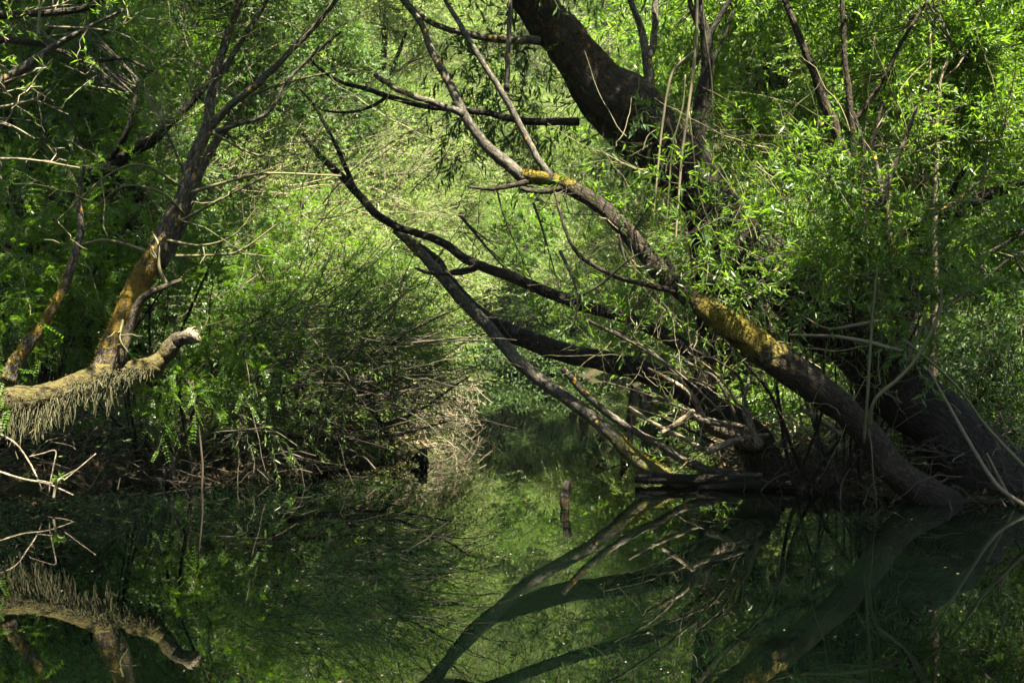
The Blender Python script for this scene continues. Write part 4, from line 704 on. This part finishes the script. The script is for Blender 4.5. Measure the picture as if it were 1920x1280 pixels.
wD = thicket('locust_tree', 'dark broad-leaved tree in the shade behind the fallen log', 204, 10, 3.2, M_DK, M_BRKD, M_TWIG, ll=.10, lw=.036, cat='tree', n_sp=130)
wE = thicket('willow_tree', 'high-crowned pale willow of the far channel end', 205, 13, 3.8, M_FAR, M_BRKD, M_GTW, n_stem=5, n_cl=58, zmin=3.4)
placed = set()
def plant(proto, px, Yd, s, rz, label):
    X0 = (px - 960) / F * Yd; z = float(ground_z(X0, Yd)); loc = (X0, Yd, max(z, -.1) - .02)
    if proto.name not in placed:
        placed.add(proto.name); proto.location = loc; proto.rotation_euler = (0, 0, rz); proto.scale = (s, s, s); proto['label'] = label; proto['group'] = 'trees of the thicket'; return
    dup(proto, loc, rz, (s, s, s * 1.0), label, 'trees of the thicket')
plant(wE, 640, 27, .9, .4, 'pale willow standing on the left bank directly behind the dead spar tip')
plant(wB, 560, 25, .95, 1.9, 'pale willow left of the dead spar, behind the tall pale bush')
plant(wE, 790, 38, .95, 2.6, 'pale sunlit willow further up the left bank of the channel')
plant(wE, 690, 45, 1.1, 4.1, 'tall pale willow rising behind the sunlit left bank willows')
plant(wE, 900, 58, 1.15, 5.2, 'hazy pale willow closing the end of the channel on the left')
plant(wE, 1000, 59, 1.15, .9, 'hazy pale willow standing at the very end of the channel')
plant(wE, 1110, 57, 1.1, 3.4, 'hazy pale willow closing the end of the channel on the right')
plant(wE, 1200, 40, .95, 1.2, 'green willow on the right bank beyond the low dark trunk')
plant(wE, 1330, 30, .9, 2.2, 'willow on the right bank seen through the gap under the thick dark trunk')
plant(wC, 1330, 21, .9, .3, 'green willow right behind the vine-hung upright willow')
plant(wC, 1560, 20, .95, 2.0, 'green willow right behind the forked mossy willow')
plant(wC, 1760, 19, .9, 3.6, 'green willow right behind the pale-stemmed young willow')
plant(wC, 1960, 18, .95, 4.9, 'green willow behind the limb at the right edge')
plant(wB, 1450, 30, 1.1, 5.5, 'tall willow filling the background between the right-hand trunks')
plant(wB, 1700, 28, 1.1, 2.9, 'tall willow in the background of the right-hand foliage')
plant(wA, 1900, 27, 1.15, 1.0, 'tall willow in the background at the right edge')
plant(wD, 60, 17.5, .95, .2, 'dark tree in deep shade at the left edge behind the boughs')
plant(wD, 290, 18.5, 1.0, 1.5, 'dark tree in deep shade behind the golden mossy stem')
plant(wD, 170, 24, 1.2, 3.0, 'tall dark tree at the back of the left-hand shade')
plant(wD, 430, 24, 1.05, 4.4, 'dark tree between the shaded left trees and the pale thicket')
plant(wB, 430, 36, 1.2, .6, 'pale willow far behind the left-hand dark trees')
plant(wA, 560, 50, 1.2, 1.3, 'far pale willow on the slope left of the channel')
plant(wC, 1300, 52, 1.2, 4.0, 'far green willow on the slope right of the channel')
plant(wB, 780, 76, 1.9, 3.3, 'faint willow on the far hillside left of the channel end')
plant(wA, 960, 74, 2.0, .1, 'faint willow on the far hillside above the channel end')
plant(wB, 1160, 78, 1.9, 2.3, 'faint willow on the far hillside right of the channel end')

# ------------------------------------------------------------------ unseen boughs added overhead, placed to shade the pond, banks and trunks
SD = np.array(SUN_DIR)
def shade_canopy(name, label, trunk, targets, seed, leaf=M_WIL):
    t = Tree(name, label, 'willow tree', trunk[0][:3], leaf, M_TWIG, seed=seed); bf = Buf()
    p, r = tube(bf, [q[:3] for q in trunk], [q[3] for q in trunk], sides=16, n=8, seed=seed, knots=5); t.skel.append(p); bf.build('trunk', M_BRK, t.root, True, True, t.base)
    for c, rad, up, n in targets:  # each clump is set sunward of the spot it shades
        c = np.asarray(c, float) + SD * up
        sprays(t.lb, t.tb, c, rad, n, rng=t.rng, L=.5, K=17, ll=.14, lw=.040, droop=.25)
        connect(t.tb, t.skel, c, rad, 4, .012, t.rng)
    t.finish()
rg = np.random.default_rng(301); tg = []
for xx in np.arange(-4.5, 5.6, 1.25):                      # over the open water
    for yy in np.arange(3.2, 11.5, 1.25):
        if yy > 9.9 and (.6 < xx < 3.2 or xx < -1.8) or (-1.0 < xx < 1.4 and 4.6 < yy < 10): continue
        if rg.random() < .97: tg.append(((xx + rg.normal(0, .2), yy + rg.normal(0, .2), 0), (.8, .8, .5), 9 + rg.normal(0, .6), 46))
for q in [(1150, 170, 12), (1160, 190, 12), (1135, 150, 12), (985, 20, 12.2), (1050, 90, 12.2), (1110, 150, 12.1), (1180, 220, 12), (1250, 290, 12), (1320, 370, 11.9), (1740, 780, 11.2), (1830, 870, 11.1), (1900, 930, 11.1)]:
    tg.append((P(*q), (.42, .42, .35), 5.5, 22))
for q in [(1100, 665, 13), (1000, 640, 13.2), (900, 590, 13.3), (840, 520, 13.3), (1060, 560, 12.4), (960, 520, 12.5), (870, 485, 12.6), (780, 437, 12.7), (700, 395, 12.75), (640, 330, 12.8), (590, 270, 12.9), (1200, 610, 12.2)]:
    tg.append((P(*q), (.42, .42, .3), 6.2, 20))
for q in [(1500, 900, 11), (1600, 900, 11), (1700, 900, 10.8), (1800, 850, 11.5), (1900, 850, 11.5), (1550, 780, 11.5), (1650, 760, 12), (1880, 750, 12), (1780, 760, 12), (1600, 860, 10.6), (1690, 900, 10.6), (1560, 765, 10.5), (1640, 830, 10.55), (1740, 800, 11.2), (1820, 900, 11), (1880, 940, 11), (1760, 930, 10.6)]:
    tg.append((P(*q), (.6, .6, .4), 6, 66))
for q in [(1560, 740, 14), (1640, 720, 15), (1720, 720, 14), (1800, 720, 15), (1880, 720, 14), (1600, 690, 16), (1760, 690, 16), (1900, 680, 16), (1500, 700, 14), (1850, 640, 15), (1400, 760, 13.5), (1300, 780, 14)]:
    tg.append((P(*q), (.75, .75, .6), 6, 40))
shade_canopy('shade_willow', 'unseen willow added on the right bank to shade the pond and trunks', [(8.6, 10.4, -.2, .45), (8.2, 9.6, 3, .38), (7.2, 8.4, 6, .3), (5.2, 7, 8.6, .2), (2.5, 5.6, 9.8, .12), (-.5, 4.5, 10.2, .05)], tg, 302)  # added out of view, shaped to block sun from pond and trunks
tg = []
for q in [(520, 740, 13.2), (600, 690, 13.3), (690, 660, 13.6), (560, 620, 13.4), (640, 590, 13.8), (620, 780, 13.2), (720, 740, 13.6), (480, 670, 13)]:
    tg.append((P(*q), (.7, .7, .5), 6.5, 24))
for q in [(20, 880, 12), (120, 860, 12), (220, 860, 12), (310, 870, 12.7), (420, 860, 12.7), (520, 860, 12.6), (620, 840, 13), (270, 800, 12.3), (160, 800, 12.3)]:
    tg.append((P(*q), (.6, .6, .4), 6.5, 40))
for q in [(60, 560, 13), (180, 480, 13), (330, 420, 13), (250, 600, 12.6), (400, 640, 12.4), (420, 540, 13), (20, 480, 12.4), (110, 600, 12.2), (20, 650, 12), (240, 500, 12.8)]:
    tg.append((P(*q), (.5, .5, .4), 6, 34))
for q in [(30, 80, 14), (150, 60, 14), (250, 110, 14), (100, 200, 14), (220, 230, 14), (20, 280, 13.6), (120, 320, 13.6), (280, 30, 14), (50, 420, 13), (200, 330, 13.6), (100, 120, 15.5), (220, 140, 15.5), (40, 200, 15.5), (160, 260, 15.5), (60, 350, 15)]:
    tg.append((P(*q), (.85, .85, .6), 5.5, 60))
for xx in np.arange(-9, -3.5, 1.5):
    for yy in np.arange(11.6, 18.5, 1.5):
        tg.append(((xx + rg.normal(0, .2) - SD[0] * 9, yy - SD[1] * 9 + rg.normal(0, .2), 9.2 - SD[2] * 9 + max(0, yy - 15) * .35), (1.0, 1.0, .5), 9, 125))
shade_canopy('shade_willow', 'unseen willow added on the left bank to shade the bank and bushes', [(-9, 12, 0, .45), (-8.6, 11.2, 3, .38), (-7.5, 10.4, 6, .3), (-5.2, 9.8, 8.4, .2), (-3, 9.5, 9.6, .1)], tg, 303)  # added out of view to keep the left bank in shade

plant(wB, 870, 70, 1.7, 5.0, 'faint willow on the far hillside above the dead spar')
plant(wA, 640, 70, 1.8, 2.0, 'faint willow high on the far left hillside')

for q in [(945, 52.6, .6, .3, 'low dark bush tucked against the water at the very end of the channel'), (1030, 52.8, .55, 2.2, 'low dark bush leaning over the water at the end of the channel'), (890, 55, .55, 1.0, 'low dark bush in the shade at the left of the channel end'), (985, 55.5, .6, 2.0, 'low dark bush in the shade at the very end of the channel'), (1075, 55, .55, 3.0, 'low dark bush in the shade at the right of the channel end'), (1190, 46, .38, 4.0, 'low dark bush beyond the low dark trunk'), (820, 44, .34, 5.0, 'low dark bush on the left bank deep in the channel'), (1270, 36, .34, .5, 'low dark bush on the right bank under the dark limbs')]:
    plant(wD, q[0], q[1], q[2], q[3], q[4])
for q in [(745, 32, .34, 1.5, 'low dark bush on the left bank under the raised willow crowns'), (700, 25, .3, 2.5, 'low dark bush on the left bank behind the pale leaning bush'), (1370, 26, .34, 3.5, 'low dark bush on the right bank behind the dead spar foot')]:
    plant(wD, q[0], q[1], q[2], q[3], q[4])

# ------------------------------------------------------------------ thin haze added under the trees for soft depth
bpy.ops.mesh.primitive_cube_add(size=1, location=(0, 30, 14)); hz = bpy.context.object; hz.name = 'haze'; hz.scale = (130, 150, 34)
hm = bpy.data.materials.new('depth_haze'); hm.use_nodes = True; hn = hm.node_tree
for x in list(hn.nodes): hn.nodes.remove(x)
ho = hn.nodes.new('ShaderNodeOutputMaterial'); hv = hn.nodes.new('ShaderNodeVolumePrincipled'); hv.inputs['Density'].default_value = .00015; hv.inputs['Color'].default_value = (.92, .97, .9, 1); hv.inputs['Anisotropy'].default_value = .2
hn.links.new(hv.outputs[0], ho.inputs['Volume']); hz.data.materials.append(hm); tag(hz, 'thin haze added under the trees for soft depth', 'haze', kind='stuff')

tg = [(P(px, py, 53), (1.7, 1.2, .9), 5.5, 150) for px, py in [(900, 610), (960, 640), (1020, 640), (1080, 620), (930, 690), (1000, 700), (1060, 695), (1130, 640), (860, 650)]]
shade_canopy('shading_tree', 'low spreading willow added to shade the far end of the channel', [(7, 57, 0, .3), (6, 56, 2.5, .25), (4, 54, 4.6, .18), (1, 52.5, 5.8, .1), (-1.5, 52, 6.2, .04)], tg, 305)  # added so its crown shades the growth at the channel end
